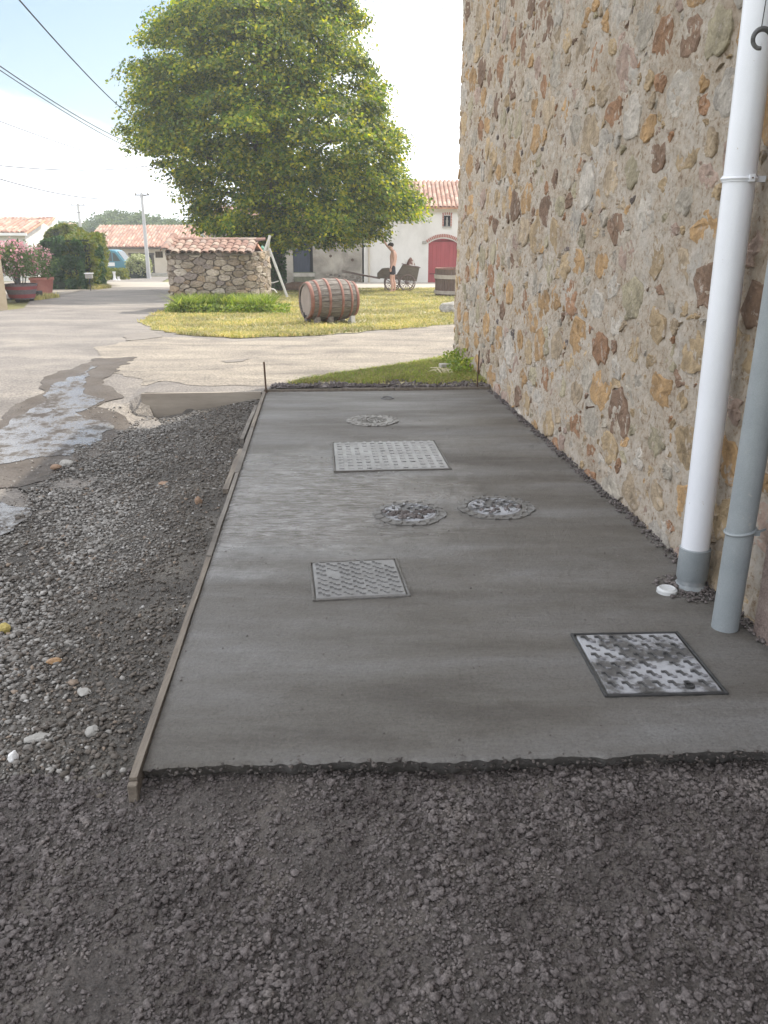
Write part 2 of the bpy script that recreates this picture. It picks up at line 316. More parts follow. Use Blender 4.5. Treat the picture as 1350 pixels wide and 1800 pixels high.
n3 = noise_node(N_, L_, mp_.outputs[0], .9, 6, .6, .3); r3 = ramp(N_, L_, n3.outputs['Fac'], [(.36, (.40,) * 3), (.60, (.66,) * 3)])
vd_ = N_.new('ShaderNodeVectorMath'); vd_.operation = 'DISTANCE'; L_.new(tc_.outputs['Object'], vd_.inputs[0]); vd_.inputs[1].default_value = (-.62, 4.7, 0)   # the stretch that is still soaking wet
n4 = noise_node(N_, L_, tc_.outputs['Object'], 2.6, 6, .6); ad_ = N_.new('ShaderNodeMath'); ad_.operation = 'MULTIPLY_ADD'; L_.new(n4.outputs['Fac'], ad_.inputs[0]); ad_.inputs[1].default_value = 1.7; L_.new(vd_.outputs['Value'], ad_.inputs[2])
rw_ = N_.new('ShaderNodeMapRange'); L_.new(ad_.outputs[0], rw_.inputs[0]); rw_.inputs[1].default_value = 1.5; rw_.inputs[2].default_value = 2.15; rw_.inputs[3].default_value = .24; rw_.inputs[4].default_value = 1.0
mr_ = N_.new('ShaderNodeMath'); mr_.operation = 'MULTIPLY'; L_.new(r3.outputs[0], mr_.inputs[0]); L_.new(rw_.outputs[0], mr_.inputs[1]); L_.new(mr_.outputs[0], B_.inputs['Roughness'])
B_.inputs['Specular IOR Level'].default_value = .65
n5 = noise_node(N_, L_, mp_.outputs[0], 9, 12, .82, 1.2); r5 = ramp(N_, L_, n5.outputs['Fac'], [(.44, (0, 0, 0)), (.60, (1, 1, 1))])     # wet sheen and dappled light painted in as paler colour
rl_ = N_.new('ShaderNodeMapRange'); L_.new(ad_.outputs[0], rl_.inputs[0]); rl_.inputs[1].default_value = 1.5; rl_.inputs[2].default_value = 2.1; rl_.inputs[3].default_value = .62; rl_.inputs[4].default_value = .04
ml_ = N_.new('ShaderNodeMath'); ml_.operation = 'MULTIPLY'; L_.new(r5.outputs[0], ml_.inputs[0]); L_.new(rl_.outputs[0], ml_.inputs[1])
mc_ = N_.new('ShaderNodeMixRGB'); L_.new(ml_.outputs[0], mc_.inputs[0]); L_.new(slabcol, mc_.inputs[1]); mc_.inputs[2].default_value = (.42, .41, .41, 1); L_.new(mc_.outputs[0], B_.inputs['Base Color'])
mp2 = N_.new('ShaderNodeMapping'); mp2.inputs['Scale'].default_value = (1.2, 9, 1); mp2.inputs['Rotation'].default_value = (0, 0, .08); L_.new(tc_.outputs['Object'], mp2.inputs[0])
nb_ = noise_node(N_, L_, mp2.outputs[0], 5, 7, .6); b1 = N_.new('ShaderNodeBump'); b1.inputs['Strength'].default_value = .5; b1.inputs['Distance'].default_value = .014; L_.new(nb_.outputs['Fac'], b1.inputs['Height'])
nc_ = noise_node(N_, L_, tc_.outputs['Object'], 70, 8, .8); b2 = N_.new('ShaderNodeBump'); b2.inputs['Strength'].default_value = .8; b2.inputs['Distance'].default_value = .010; L_.new(nc_.outputs['Fac'], b2.inputs['Height'])
L_.new(b1.outputs[0], b2.inputs['Normal']); L_.new(b2.outputs[0], B_.inputs['Normal'])

# water film on gritty asphalt
m_water, nt_, N_, L_, B_ = new_mat('water_film')
tc_ = N_.new('ShaderNodeTexCoord'); n1 = noise_node(N_, L_, tc_.outputs['Object'], 2.5, 8, .65)
r1 = ramp(N_, L_, n1.outputs['Fac'], [(.35, (.065, .056, .05)), (.65, (.115, .105, .095))]); L_.new(r1.outputs[0], B_.inputs['Base Color'])
n6 = noise_node(N_, L_, tc_.outputs['Object'], 5, 12, .78); r3 = ramp(N_, L_, n6.outputs['Fac'], [(.43, (.85,) * 3), (.52, (.12,) * 3)]); r7 = ramp(N_, L_, n6.outputs['Fac'], [(.43, (.12,) * 3), (.52, (1.0,) * 3)]); L_.new(r7.outputs[0], B_.inputs['Specular IOR Level']); L_.new(r3.outputs[0], B_.inputs['Roughness']); B_.inputs['Specular IOR Level'].default_value = .6
nb_ = noise_node(N_, L_, tc_.outputs['Object'], 40, 8, .8); b1 = N_.new('ShaderNodeBump'); b1.inputs['Strength'].default_value = .5; b1.inputs['Distance'].default_value = .005; L_.new(nb_.outputs['Fac'], b1.inputs['Height']); L_.new(b1.outputs[0], B_.inputs['Normal'])
m_wetroad = M('wet_road', [(.3, (.065, .054, .046)), (.7, (.105, .09, .077))], scale=3, bump=.5, bscale=70, rough=.85, rough2=.6, speck=.3, speckscale=60, spec=.2)

dust(m_pvc_w, (.42, .36, .30), 38, .66, .70); dust(m_pvc_g, (.36, .35, .33), 11, .60, .72); dust(m_pvc_g, (.10, .09, .08), 40, .67, .7)
# ------------------------------------------------------------------ ground sheets
def inpoly(pts, poly):
    x, y = pts[:, 0], pts[:, 1]; r = np.zeros(len(pts), bool); n = len(poly); j = n - 1
    for i in range(n):
        xi, yi = poly[i]; xj, yj = poly[j]
        c = ((yi > y) != (yj > y)) & (x < (xj - xi) * (y - yi) / ((yj - yi) or 1e-9) + xi); r ^= c; j = i
    return r
def rough_edge(poly, step, amp, fs=2.0):
    out = []
    for i, a in enumerate(poly):
        a = Vector(a[:2]); b = Vector(poly[(i + 1) % len(poly)][:2]); n = max(1, int((b - a).length / step)); t = (b - a).normalized(); q = Vector((-t.y, t.x))
        for k in range(n):
            p = a.lerp(b, k / n); h = noise.fractal(Vector((p.x * fs, p.y * fs, 3.3)), 1, 2, 4) * amp
            out.append(p + q * h)
    return out
def sheet(name, poly, step, off, mat, edge=.3, amp=.1, kind='structure', zf=zg, dz=None, fs=2.0, fine=None):
    pl = rough_edge(poly, edge, amp, fs); arr = np.array([(p.x, p.y) for p in pl])
    x0, y0 = arr.min(0); x1, y1 = arr.max(0)
    gx, gy = np.meshgrid(np.arange(x0, x1, step), np.arange(y0, y1, step)); pts = np.c_[gx.ravel(), gy.ravel()] + rng.uniform(-.2, .2, (gx.size, 2)) * step
    if fine:
        fx, fy = np.meshgrid(np.arange(fine[0], fine[2], fine[4]), np.arange(fine[1], fine[3], fine[4])); fp = np.c_[fx.ravel(), fy.ravel()] + rng.uniform(-.2, .2, (fx.size, 2)) * fine[4]
        out_ = ~((pts[:, 0] > fine[0]) & (pts[:, 0] < fine[2]) & (pts[:, 1] > fine[1]) & (pts[:, 1] < fine[3])); pts = np.concatenate([pts[out_], fp])
    pts = pts[inpoly(pts, [tuple(p) for p in pl])]
    vs = [Vector(p) for p in pl] + [Vector(p) for p in pts]; n = len(pl)
    v2, _, f2, *_ = delaunay_2d_cdt(vs, [(i, (i + 1) % n) for i in range(n)], [list(range(n))], 1, 1e-5)
    V = [(p.x, p.y, zf(p.x, p.y) + off + (dz(p.x, p.y) if dz else 0)) for p in v2]
    me = bpy.data.meshes.new(name); me.from_pydata(V, [], [tuple(f) for f in f2]); me.update()
    bm = bmesh.new(); bm.from_mesh(me); bmesh.ops.recalc_face_normals(bm, faces=bm.faces)
    if sum(f.normal.z for f in bm.faces) < 0: bmesh.ops.reverse_faces(bm, faces=bm.faces)
    bm.to_mesh(me); bm.free()
    for p in me.polygons: p.use_smooth = True
    me.materials.append(mat); o = link(name, me); o['kind'] = kind; return o, pl
def px(*l): return [tuple(G(a, b)[:2]) for a, b in l]

# base terrain out to the horizon
xs = np.r_[-900, -500, -250, np.arange(-120, -8, 6), np.arange(-8, 8, .5), np.arange(8, 121, 6), 250, 500, 900]
ys = np.r_[-300, -80, -20, -6, np.arange(-2, 14, .4), np.arange(14, 90, 3), 120, 160, 220, 300, 500, 900, 1400]
def zground(x, y):
    z = zg(x, y) - .035
    if y > 66: z += (y - 66) * .028 if y < 300 else 6.5 + (y - 300) * .004
    if y < 12: z -= .12
    return z
V = [(x, y, zground(x, y)) for y in ys for x in xs]; nx = len(xs)
F = [(j * nx + i, j * nx + i + 1, (j + 1) * nx + i + 1, (j + 1) * nx + i) for j in range(len(ys) - 1) for i in range(nx - 1)]
tag(link('ground', np_mesh('ground', V, F, m_earth, True)), kind='structure')

road_poly = [(-14, .3), (-2.6, .3), (-2.5, 3), (-2.2, 4.5), (-2.1, 6.3), (-2.1, 7.6), (-2.30, 8.04), (-2.38, 8.10), (-1.2, 8.105), (XL(8.3), 8.3), (-1.0, 8.45), (-.6, 8.95), (.2, 9.75), (.86, 10.5),
             (14, 10.5), (14, 18), (1.2, 17.1), (.25, 15.9), (-1.08, 14.8), (-2.3, 14.4), (-3.1, 14.6), (-4.1, 16.3), (-4.9, 19.6), (-5.6, 27), (-10.6, 40), (-13.2, 52), (-14, 60), (-19, 60), (-17.5, 47), (-13, 37), (-11.2, 31), (-10.6, 25.4), (-9, 21), (-9.5, 18), (-14, 17)]
sheet('road', road_poly, .22, .004, m_asphalt, edge=.08, amp=.0, fine=(-5, 4.2, -1.9, 10.8, .085))
sheet('dirt_track', [(-3.4, 9.6), (-2.5, 8.7), (-1.2, 8.5), (-.55, 9.2), (.3, 10.0), (.9, 10.8), (13.5, 11), (13.5, 16.5), (1.2, 15.9), (.25, 14.7), (-1.08, 13.6), (-2.3, 13.0), (-3.6, 13.6), (-4.2, 12.0)], .25, .008, m_dust, edge=.07, amp=.3, fs=1.1, fine=(-4.6, 8.3, 1, 10.8, .085))
for q in ([(215, 590), (262, 583), (290, 594), (225, 600)], [(385, 636), (440, 632), (428, 637), (395, 640)]):
    sheet('road_patch', px(*q), .2, .014, m_patch, edge=.06, amp=.06)
lawn_poly = [(1.35, 16.2), (9, 17), (9, 33), (2.7, 33.6), (-.7, 33.4), (-3.9, 34.5), (-6.2, 30), (-5.9, 24), (-5.3, 20.4), (-4.75, 16.1), (-3.56, 14.0), (-2.29, 13.3), (-1.08, 13.85), (.25, 14.95)]
_, lawn_edge = sheet('lawn', lawn_poly, .3, .013, m_lawn, edge=.12, amp=.18)
sheet('courtyard', [(-14, 34.9), (-3.9, 34.9), (-.7, 33.8), (9, 34), (9, 43), (-14, 43)], .8, .008, m_pale, edge=.4, amp=.15)
sheet('verge', [(-14.5, 27.3), (-10.3, 24.8), (-10.6, 28), (-11.5, 33), (-11.4, 36.6), (-14.6, 43), (-19, 44), (-19, 33)], .6, .012, m_dust, edge=.2, amp=.2)
strip_poly = [(-1.08, 8.42), (-.7, 8.9), (.05, 9.72), (.86, 10.75), (1.1, 10.75), (1.12, 8.4)]
sheet('grass_strip', strip_poly, .08, .012, m_lawn, edge=.06, amp=.06, dz=lambda x, y: .012 * noise.noise(Vector((x * 5, y * 5, 0))) + .01)
def bedz(x, y):
    v = Vector((x, y, 0)); return .03 * noise.noise(v * 2.2) + .012 * noise.noise(v * 9) + .006 * noise.noise(v * 40) - .05 * (1 - sm(y, 1.95, 2.22)) - .03 * sm(y, 7.2, 8.0) * sm(-x, 1.5, 2.1)
bed_poly = [(XL(1.7) + .2, 1.8), (XL(2.0) + .12, 2.1), (XL(4) + .12, 4), (XL(6) + .12, 6), (XL(8.03) + .12, 8.04), (-2.38, 8.04), (-2.40, 7.5), (-2.3, 6.9), (-2.3, 6.2), (-2.6, 5.6), (-2.3, 5.2), (-2.5, 4.6), (-2.9, 3.5), (-3.2, 1.8)]
sheet('gravel_bank', bed_poly, .045, .01, m_gravelbed, edge=.05, amp=.05, dz=bedz)
sheet('soil_verge', [(-1.15, 8.3), (-.95, 8.42), (-.2, 8.56), (.6, 8.62), (1.09, 8.7), (1.1, 8.33)], .04, .02, m_clod, edge=.04, amp=.05, dz=lambda x, y: -.012 + .03 * abs(noise.noise(Vector((x * 9, y * 9, 0)))))
zr = lambda x, y: zg(x, y)
def puddle(l, off, mat, name, amp=.06):
    return sheet(name, [tuple(G(a, b)[:2]) for a, b in l], .06, off, mat, edge=.05, amp=amp, fs=4)
puddle([(-60, 770), (0, 735), (70, 690), (70, 665), (130, 650), (170, 632), (240, 628), (205, 655), (185, 675), (215, 700), (170, 716), (230, 744), (190, 780), (160, 820), (110, 840), (-60, 880)], .012, m_wetroad, 'wet_road', .1)
puddle([(-60, 790), (0, 757), (70, 715), (95, 680), (130, 662), (168, 645), (152, 668), (146, 695), (188, 706), (130, 728), (195, 752), (160, 788), (125, 806), (70, 806), (-60, 838)], .016, m_water, 'puddle', .09)
puddle([(-60, 880), (10, 890), (60, 900), (30, 940), (-60, 985)], .022, m_water, 'puddle', .05)

# ------------------------------------------------------------------ slab
def slabz(x, y):
    v = Vector((x, y, 0)); return .004 * noise.noise(Vector((x * 1.2, y * 5, 1))) + .0022 * noise.noise(v * 14) + .0022 * noise.noise(v * 45)
xc, yc = [], []
nxs, nys = 220, 240
V = []; F = []
for j in range(nys + 1):
    for i in range(nxs + 1):
        u = i / nxs; v = j / nys
        yf = 2.06 + .10 * (u ** 1.0) + .016 * noise.noise(Vector((u * 6, 0, 5))) + .012 * noise.noise(Vector((u * 22, 0, 8))) + .012 * noise.noise(Vector((u * 70, 0, 8)))
        yb = 8.15 + .14 * u
        y = yf + (yb - yf) * v ** 1.15
        xr = XW(y) - .005 + .02 * noise.noise(Vector((y * 7, 2, 0)))
        x = XL(y) + (xr - XL(y)) * u
        edge = max(0, 1 - (x - XL(y)) / .03) * .006 + (max(0, 1 - j / 1.0) * .006)
        V.append((x, y, slabz(x, y) - edge))
for j in range(nys):
    for i in range(nxs):
        a = j * (nxs + 1) + i; F.append((a, a + 1, a + nxs + 2, a + nxs + 1))
nb = len(V)
for i in range(nxs + 1): V.append((V[i][0], V[i][1] + .045 - .01 * abs(noise.noise(Vector((i * .4, 0, 0)))), -.09))
for i in range(nxs): F.append((nb + i, nb + i + 1, i + 1, i))
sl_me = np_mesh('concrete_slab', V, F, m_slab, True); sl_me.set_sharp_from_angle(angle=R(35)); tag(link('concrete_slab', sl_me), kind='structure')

# ------------------------------------------------------------------ loose stones (one mesh of stuff each)
def stone_protos(k, sub, rough=.28, flat=.65):
    out = []
    for q in range(k):
        bm = bmesh.new(); bmesh.ops.create_icosphere(bm, subdivisions=sub, radius=1)
        off = Vector((q * 7.1, q * 3.3, 0))
        for v in bm.verts: v.co = v.co * (1 + rough * noise.noise(v.co * 1.3 + off) * 2 + .2 * noise.noise(v.co * 3.2 + off)); v.co.z *= flat
        bm.verts.ensure_lookup_table(); out.append((np.array([v.co[:] for v in bm.verts]), np.array([[v.index for v in f.verts] for f in bm.faces]))); bm.free()
    return out
def scatter(name, pos, size, protos, mat, cols=None, smooth=False, parent=None, flatten=1.0):
    n = len(pos); ids = rng.integers(0, len(protos), n); Vs = []; Fs = []; Cs = []; base = 0
    ang = rng.uniform(0, 2 * PI, n); tilt = rng.uniform(-.5, .5, n); st = rng.uniform(.7, 1.3, (n, 3))
    for k, (pv, pf) in enumerate(protos):
        sel = np.where(ids == k)[0]
        if not len(sel): continue
        a = ang[sel]; t = tilt[sel]
        v = pv[None] * st[sel][:, None, :] * size[sel][:, None, None]
        y_ = v[..., 1] * np.cos(t)[:, None] - v[..., 2] * np.sin(t)[:, None]; z_ = v[..., 1] * np.sin(t)[:, None] + v[..., 2] * np.cos(t)[:, None]
        x2 = v[..., 0] * np.cos(a)[:, None] - y_ * np.sin(a)[:, None]; y2 = v[..., 0] * np.sin(a)[:, None] + y_ * np.cos(a)[:, None]
        vv = np.stack([x2, y2, z_ * flatten], -1) + pos[sel][:, None, :]
        Vs.append(vv.reshape(-1, 3)); m = len(pv)
        Fs.append((pf[None] + (base + np.arange(len(sel)) * m)[:, None, None]).reshape(-1, 3)); base += m * len(sel)
        if cols is not None: Cs.append(np.repeat(cols[sel], m, 0))
    me = np_mesh(name, np.concatenate(Vs), np.concatenate(Fs), mat, smooth)
    if cols is not None:
        ca = me.color_attributes.new('scol', 'FLOAT_COLOR', 'POINT'); cc = np.concatenate(Cs); cc = np.c_[cc, np.ones(len(cc))].astype(np.float32); ca.data.foreach_set('color', cc.ravel())
    o = link(name, me, parent); o['kind'] = 'stuff'; return o
ico1 = stone_protos(14, 1, .42, .62); ico2 = stone_protos(14, 2, .5, .8)

# fresh crumbly concrete in the foreground: relief plus clods
def crumb(x, y):
    v = Vector((x, y, 0)); h = .016 * noise.noise(v * 3) + .010 * noise.noise(v * 9 + Vector((3, 1, 0)))
    m = sm(noise.noise(v * 2.3 + Vector((5, 5, 0))), -.35, .25)
    c = noise.voronoi(v * 38)[0]; c2 = noise.voronoi(v * 80)[0]
    return h + (.45 + .55 * m) * (.016 * (1 - min(1, c[0] * 1.5)) + .008 * (1 - min(1, c2[0] * 1.5))) + .005 * noise.noise(v * 60) + .003 * noise.noise(v * 130)
def loosez(x, y):
    return zg(x, min(y, 2.0)) - .008 + crumb(x, y) - .05 * sm(y, 2.08, 2.26) * sm(XL(y) - x, 0, .1) 
gx = np.arange(-2.1, 1.7, .0085); gy = np.arange(.95, 2.26, .0085); V = []
for y in gy:
    for x in gx: V.append((x, y, loosez(x, y)))
n_ = len(gx); I, J = np.meshgrid(np.arange(n_ - 1), np.arange(len(gy) - 1)); a = (J * n_ + I).ravel()
o = link('loose_concrete', np_mesh('loose_concrete', V, np.c_[a, a + 1, a + n_ + 1, a + n_], m_matrix, True)); o['kind'] = 'structure'
def clods(n, x0, x1, y0, y1, s0, s1, name, protos, pw_, lo, hi, smooth, emb):
    X = rng.uniform(x0, x1, n * 3); Y = rng.uniform(y0, y1, n * 3)
    keep = np.array([noise.noise(Vector((x * 2.3 + 5, y * 2.3 + 5, 0))) + .4 * noise.noise(Vector((x * 9, y * 9, 4))) > random.uniform(lo, hi) for x, y in zip(X, Y)]); X, Y = X[keep][:n], Y[keep][:n]
    S = s0 + (s1 - s0) * rng.random(len(X)) ** pw_
    Z = np.array([loosez(x, y) for x, y in zip(X, Y)]) + S * emb
    k = (Y < 2.07 + .05 * (X + .7) + S * .2) | (X < np.array([XL(y) - .05 for y in Y]))
    return scatter(name, np.c_[X, Y, Z][k], S[k], protos, m_clod, None, smooth)
clods(6500, -1.55, 1.55, 1.05, 2.2, .005, .0125, 'concrete_clods', ico2, 2.2, -.6, .15, False, .2)
clods(32000, -1.55, 1.55, 1.05, 2.2, .0025, .0062, 'concrete_crumbs', ico1, 1.2, -1.1, 0, False, .45)
# a ragged lip of crumbs along the front edge of the slab
n = 900; X = rng.uniform(XL(2.06), 1.75, n); Y = 2.06 + .10 * (X + .72) / 2.3 + .0 + rng.normal(size=n) * .014; S = .002 + .006 * rng.random(n) ** 2
scatter('edge_crumbs', np.c_[X, Y, -.004 - .05 * rng.random(n) ** 1.5 * (Y < 2.07 + .1 * (X + .72) / 2.3)], S, ico1, m_matrix)

# gravel on the bank left of the slab
nG = 42000
Y = 1.8 + 6.2 * rng.random(nG * 2) ** 1.2; D = rng.random(nG * 2) ** .9 * 1.9
X = np.array([XL(y) - .06 for y in Y]) - D
edge = np.array([2.6 if y < 3.2 else 2.45 for y in Y])
dens = np.array([noise.noise(Vector((x * 1.6, y * 1.1, 2))) for x, y in zip(X, Y)])
k = (X > -2.45 - .25 * dens) & (dens > rng.uniform(-.75, .02, len(Y))) & (Y < 8.0) & (Y > 2.0 + .2 * dens)
X, Y, D, dens = X[k][:nG], Y[k][:nG], D[k][:nG], dens[k][:nG]
S = .004 + .012 * rng.random(len(X)) ** 2.5 + .007 * (rng.random(len(X)) > .93)
S *= (.62 + .22 * (D > .6)) * (1 + .15 * (Y < 3.2))
Z = np.array([zg(x, y) + bedz(x, y) for x, y in zip(X, Y)]) + .012 + S * .3
pal = np.array([(.115, .098, .084), (.155, .142, .130), (.20, .188, .174), (.26, .247, .232), (.085, .072, .06), (.2, .155, .12), (.38, .37, .36)])
light = np.clip(D * .9 + dens, 0, 1)
ci = np.where(rng.random(len(X)) < light * .8 + .12, rng.integers(1, 4, len(X)), 4 * (rng.random(len(X)) < .6)); ci = np.where(rng.random(len(X)) < .03, 5, ci); ci = np.where(rng.random(len(X)) < .006, 6, ci)
cols = pal[ci] * rng.uniform(.75, 1.15, (len(X), 1)) * np.where(Y > 5.5, .8, 1.0)[:, None]
scatter('gravel', np.c_[X, Y, Z], S, ico1, m_peb, cols)
ng = 12000; Y = 1.9 + 6.1 * rng.random(ng) ** 1.2; X = np.array([XL(y) - .05 for y in Y]) - rng.random(ng) * 1.6; k = X > -2.5; X, Y = X[k], Y[k]
scatter('fine_gravel', np.c_[X, Y, np.array([zg(x, y) + bedz(x, y) for x, y in zip(X, Y)]) + .011], rng.uniform(.002, .0055, len(X)), ico1, m_peb, pal[rng.choice([0, 0, 1, 4, 4, 5], len(X))] * .8)
# gravel specks on the road edge and rubble behind the slab
n = 1500; X = rng.uniform(-3.6, -2.2, n); Y = rng.uniform(2.5, 8, n); Z = np.array([zg(x, y) for x, y in zip(X, Y)]) + .012; S = rng.uniform(.003, .012, n)
scatter('road_grit', np.c_[X, Y, Z], S, ico1, m_peb, pal[rng.integers(0, 5, n)])
n = 1500; X = rng.uniform(-1.15, 1.1, n); Y = 8.35 + rng.random(n) ** 1.3 * (.22 + .1 * np.sin(X * 7) + .12 * (X > 0)); Z = .012 + rng.random(n) * .016; S = .005 + .016 * rng.random(n) ** 2
scatter('rubble', np.c_[X, Y, Z], S, ico2, m_clod, None, True)
# crumbs along the foot of the wall and round the pipes
n = 1300; Y = rng.uniform(2.3, 8.2, n); X = np.array([XW(y) for y in Y]) - rng.random(n) ** 2 * .06 - .004; S = rng.uniform(.003, .011, n); Z = S * .3 + rng.random(n) * .01
a_ = rng.uniform(0, 2 * PI, 260); rr = rng.uniform(.06, .16, 260)
scatter('mortar_crumbs', np.r_[np.c_[X, Y, Z], np.c_[1.37 + rr * np.cos(a_), 3.36 + rr * np.sin(a_), np.full(260, .004)], np.c_[rng.uniform(-1, 1.4, 500), rng.uniform(2.2, 8, 500), np.full(500, .001)]],
        np.r_[S, rng.uniform(.003, .012, 260), rng.uniform(.0015, .0045, 500)], ico1, m_clod, None, True)

def one_stone(name, label, p, s, mat, cat='stone', flat=.6, rz=0, seed=0):
    bm = bmesh.new(); bmesh.ops.create_icosphere(bm, subdivisions=3, radius=1)
    for v in bm.verts:
        q = v.co + Vector((seed * 3.1, 0, 0)); v.co *= 1 + .3 * noise.noise(q * 1.1) + .1 * noise.noise(q * 3.5)
        v.co = Vector((v.co.x * s[0], v.co.y * s[1], v.co.z * s[2]))
    me = bpy.data.meshes.new(name); bm.to_mesh(me); bm.free(); me.materials.append(mat)
    o = link(name, me, None, p, (0, 0, rz)); return tag(o, label, cat)
m_brownst = M('brown_flint', [(.3, (.22, .12, .06)), (.7, (.38, .24, .12))], scale=20, bump=.4, rough=.45)
m_greyst = M('grey_limestone', [(.3, (.24, .23, .215)), (.7, (.36, .35, .33))], scale=14, bump=.6, bscale=40)
m_orangest = M('orange_sherd', [(.3, (.2, .13, .09)), (.7, (.28, .19, .13))], scale=14, bump=.4)
for i, (n_, lb, a, b, s, mt, rz) in enumerate([
    ('stone', 'smooth brown flint lying on the pale gravel left of the slab', 97, 1170, (.03, .017, .014), m_brownst, .5),
    ('stone', 'long flat grey stone, largest of the gravel near the bottom left', 68, 1299, (.045, .02, .014), m_greyst, .35),
    ('shell', 'white broken shell standing in the gravel at the left edge', 26, 1342, (.016, .009, .022), m_shell, .8),
    ('stone', 'grey block of stone beside the front end of the timber formwork', 163, 1297, (.026, .022, .016), m_greyst, 1.2),
    ('stone', 'flat triangular grey stone in the middle of the gravel bank', 148, 1215, (.032, .024, .01), m_greyst, 2.1),
    ('stone', 'flat orange sherd lying in the dark part of the gravel', 288, 850, (.035, .04, .008), m_orangest, .2),
    ('stone', 'upright tan stone in the dark gravel near the formwork board', 349, 888, (.022, .016, .028), m_orangest, .2),
    ('stone', 'grey lump at the edge of the puddle, right of its twin', 118, 826, (.05, .04, .03), m_greyst, .2),
    ('stone', 'flat tan lump at the edge of the puddle, leftmost of the pair', 100, 830, (.04, .03, .022), m_orangest, .2),
    ('moss_tuft', 'yellow dried moss tuft at the left edge of the gravel', 6, 1120, (.035, .03, .03), m_moss, 0)]):
    p = G(a, b); one_stone(n_, lb, p + Vector((0, 0, .012 + s[2] * .5 + bedz(p.x, p.y))), s, mt, 'moss' if 'moss' in n_ else n_, rz=rz, seed=i)

# ------------------------------------------------------------------ formwork and stakes
def bar(name, label, cat, a, b, wdt, hgt, mat, group=None, jag=0, seg=14):
    a = Vector(a); b = Vector(b); t = (b - a); n = seg; V = []; F = []; d = t.normalized(); q = Vector((-d.y, d.x, 0)).normalized() * wdt / 2
    for i in range(n + 1):
        p = a + t * i / n
        for s_, z_ in ((-1, 0), (1, 0), (1, -hgt), (-1, -hgt)):
            jz = noise.noise(p * 3 + Vector((s_, z_ * 9, 0))) * jag
            V.append(p + q * (s_ + jz * 4) + Vector((0, 0, z_ + jz)))
    for i in range(n):
        for k in range(4): F.append((i * 4 + k, i * 4 + (k + 1) % 4, i * 4 + 4 + (k + 1) % 4, i * 4 + 4 + k))
    F += [(3, 2, 1, 0), tuple(n * 4 + k for k in range(4))]
    m = MB(); m.add(V, F); o = m.build(name, mat); return tag(o, label, cat, group)
g_ = 'timber boards of the slab formwork'
def LE(y, off, z): return (XL(y) - off, y, z)
bar('formwork_board', 'front timber board along the left edge of the wet slab, its end showing', 'board', LE(2.0, .014, .008), LE(3.72, .014, .007), .023, .10, m_timber, g_, .005)
bar('formwork_board', 'crusted timber board halfway along the left edge of the slab', 'board', LE(3.73, .014, .010), LE(5.2, .014, .008), .024, .13, m_timber_c, g_, .006)
bar('formwork_board', 'timber board beside the wettest stretch of the slab edge', 'board', LE(5.21, .016, .010), LE(6.55, .018, .012), .032, .13, m_timber_c, g_, .006)
bar('formwork_board', 'farthest timber board on the left slab edge, meeting the rear corner', 'board', LE(6.56, .018, .012), LE(8.1, .018, .012), .030, .15, m_timber, g_, .005)
bar('formwork_batten', 'short outer batten doubled against the left boards near the rear', 'batten', LE(6.2, .075, -.005), LE(7.5, .055, -.002), .03, .1, m_timber_c, None, .006)
bar('formwork_batten', 'short crusted batten doubled outside the boards at mid length', 'batten', LE(4.9, .06, -.012), LE(5.9, .055, -.008), .035, .1, m_timber, None, .006)
bar('formwork_board', 'thin timber board along the far edge of the slab, left half', 'board', (XL(8.15) - .03, 8.18, .02), (.1, 8.265, .022), .022, .12, m_timber, g_, .003)
bar('formwork_board', 'thin timber board along the far edge of the slab, right half by the wall', 'board', (.11, 8.266, .022), (1.08, 8.32, .024), .022, .12, m_timber, g_, .003)
bar('shuttering_plank', 'wide cement coated plank on edge running left from the rear slab corner', 'plank', (-2.41, 8.08, .0), (XL(8.1) - .05, 8.1, .015), .03, .27, M('cement_washed_plank', [(.3, (.2, .17, .14)), (.5, (.27, .235, .195)), (.7, (.34, .3, .25))], scale=3, bump=.3, stretch=(.5, 1, 3)), None, .003)
m = MB(); m.box((XL(2.0) - .012, 1.985, -.05), (.028, .022, .1), .1); tag(m.build('wooden_peg', m_timber, bevel=.003), 'short wooden peg under the front end of the left formwork board', 'peg')
m = MB(); p = G(468, 690, .0); m.tube([p + Vector((0, .02, -.1)), p + Vector((-.012, .02, .30))], .009, 8); tag(m.build('steel_stake', m_rust), 'rusty steel stake standing at the rear left corner of the slab', 'stake')
p = G(838, 684, .0); m = MB(); m.tube([p + Vector((0, 0, -.1)), p + Vector((.012, 0, .39))], .007, 8); tag(m.build('steel_stake', m_rust), 'thin steel stake standing against the foot of the stone wall', 'stake')

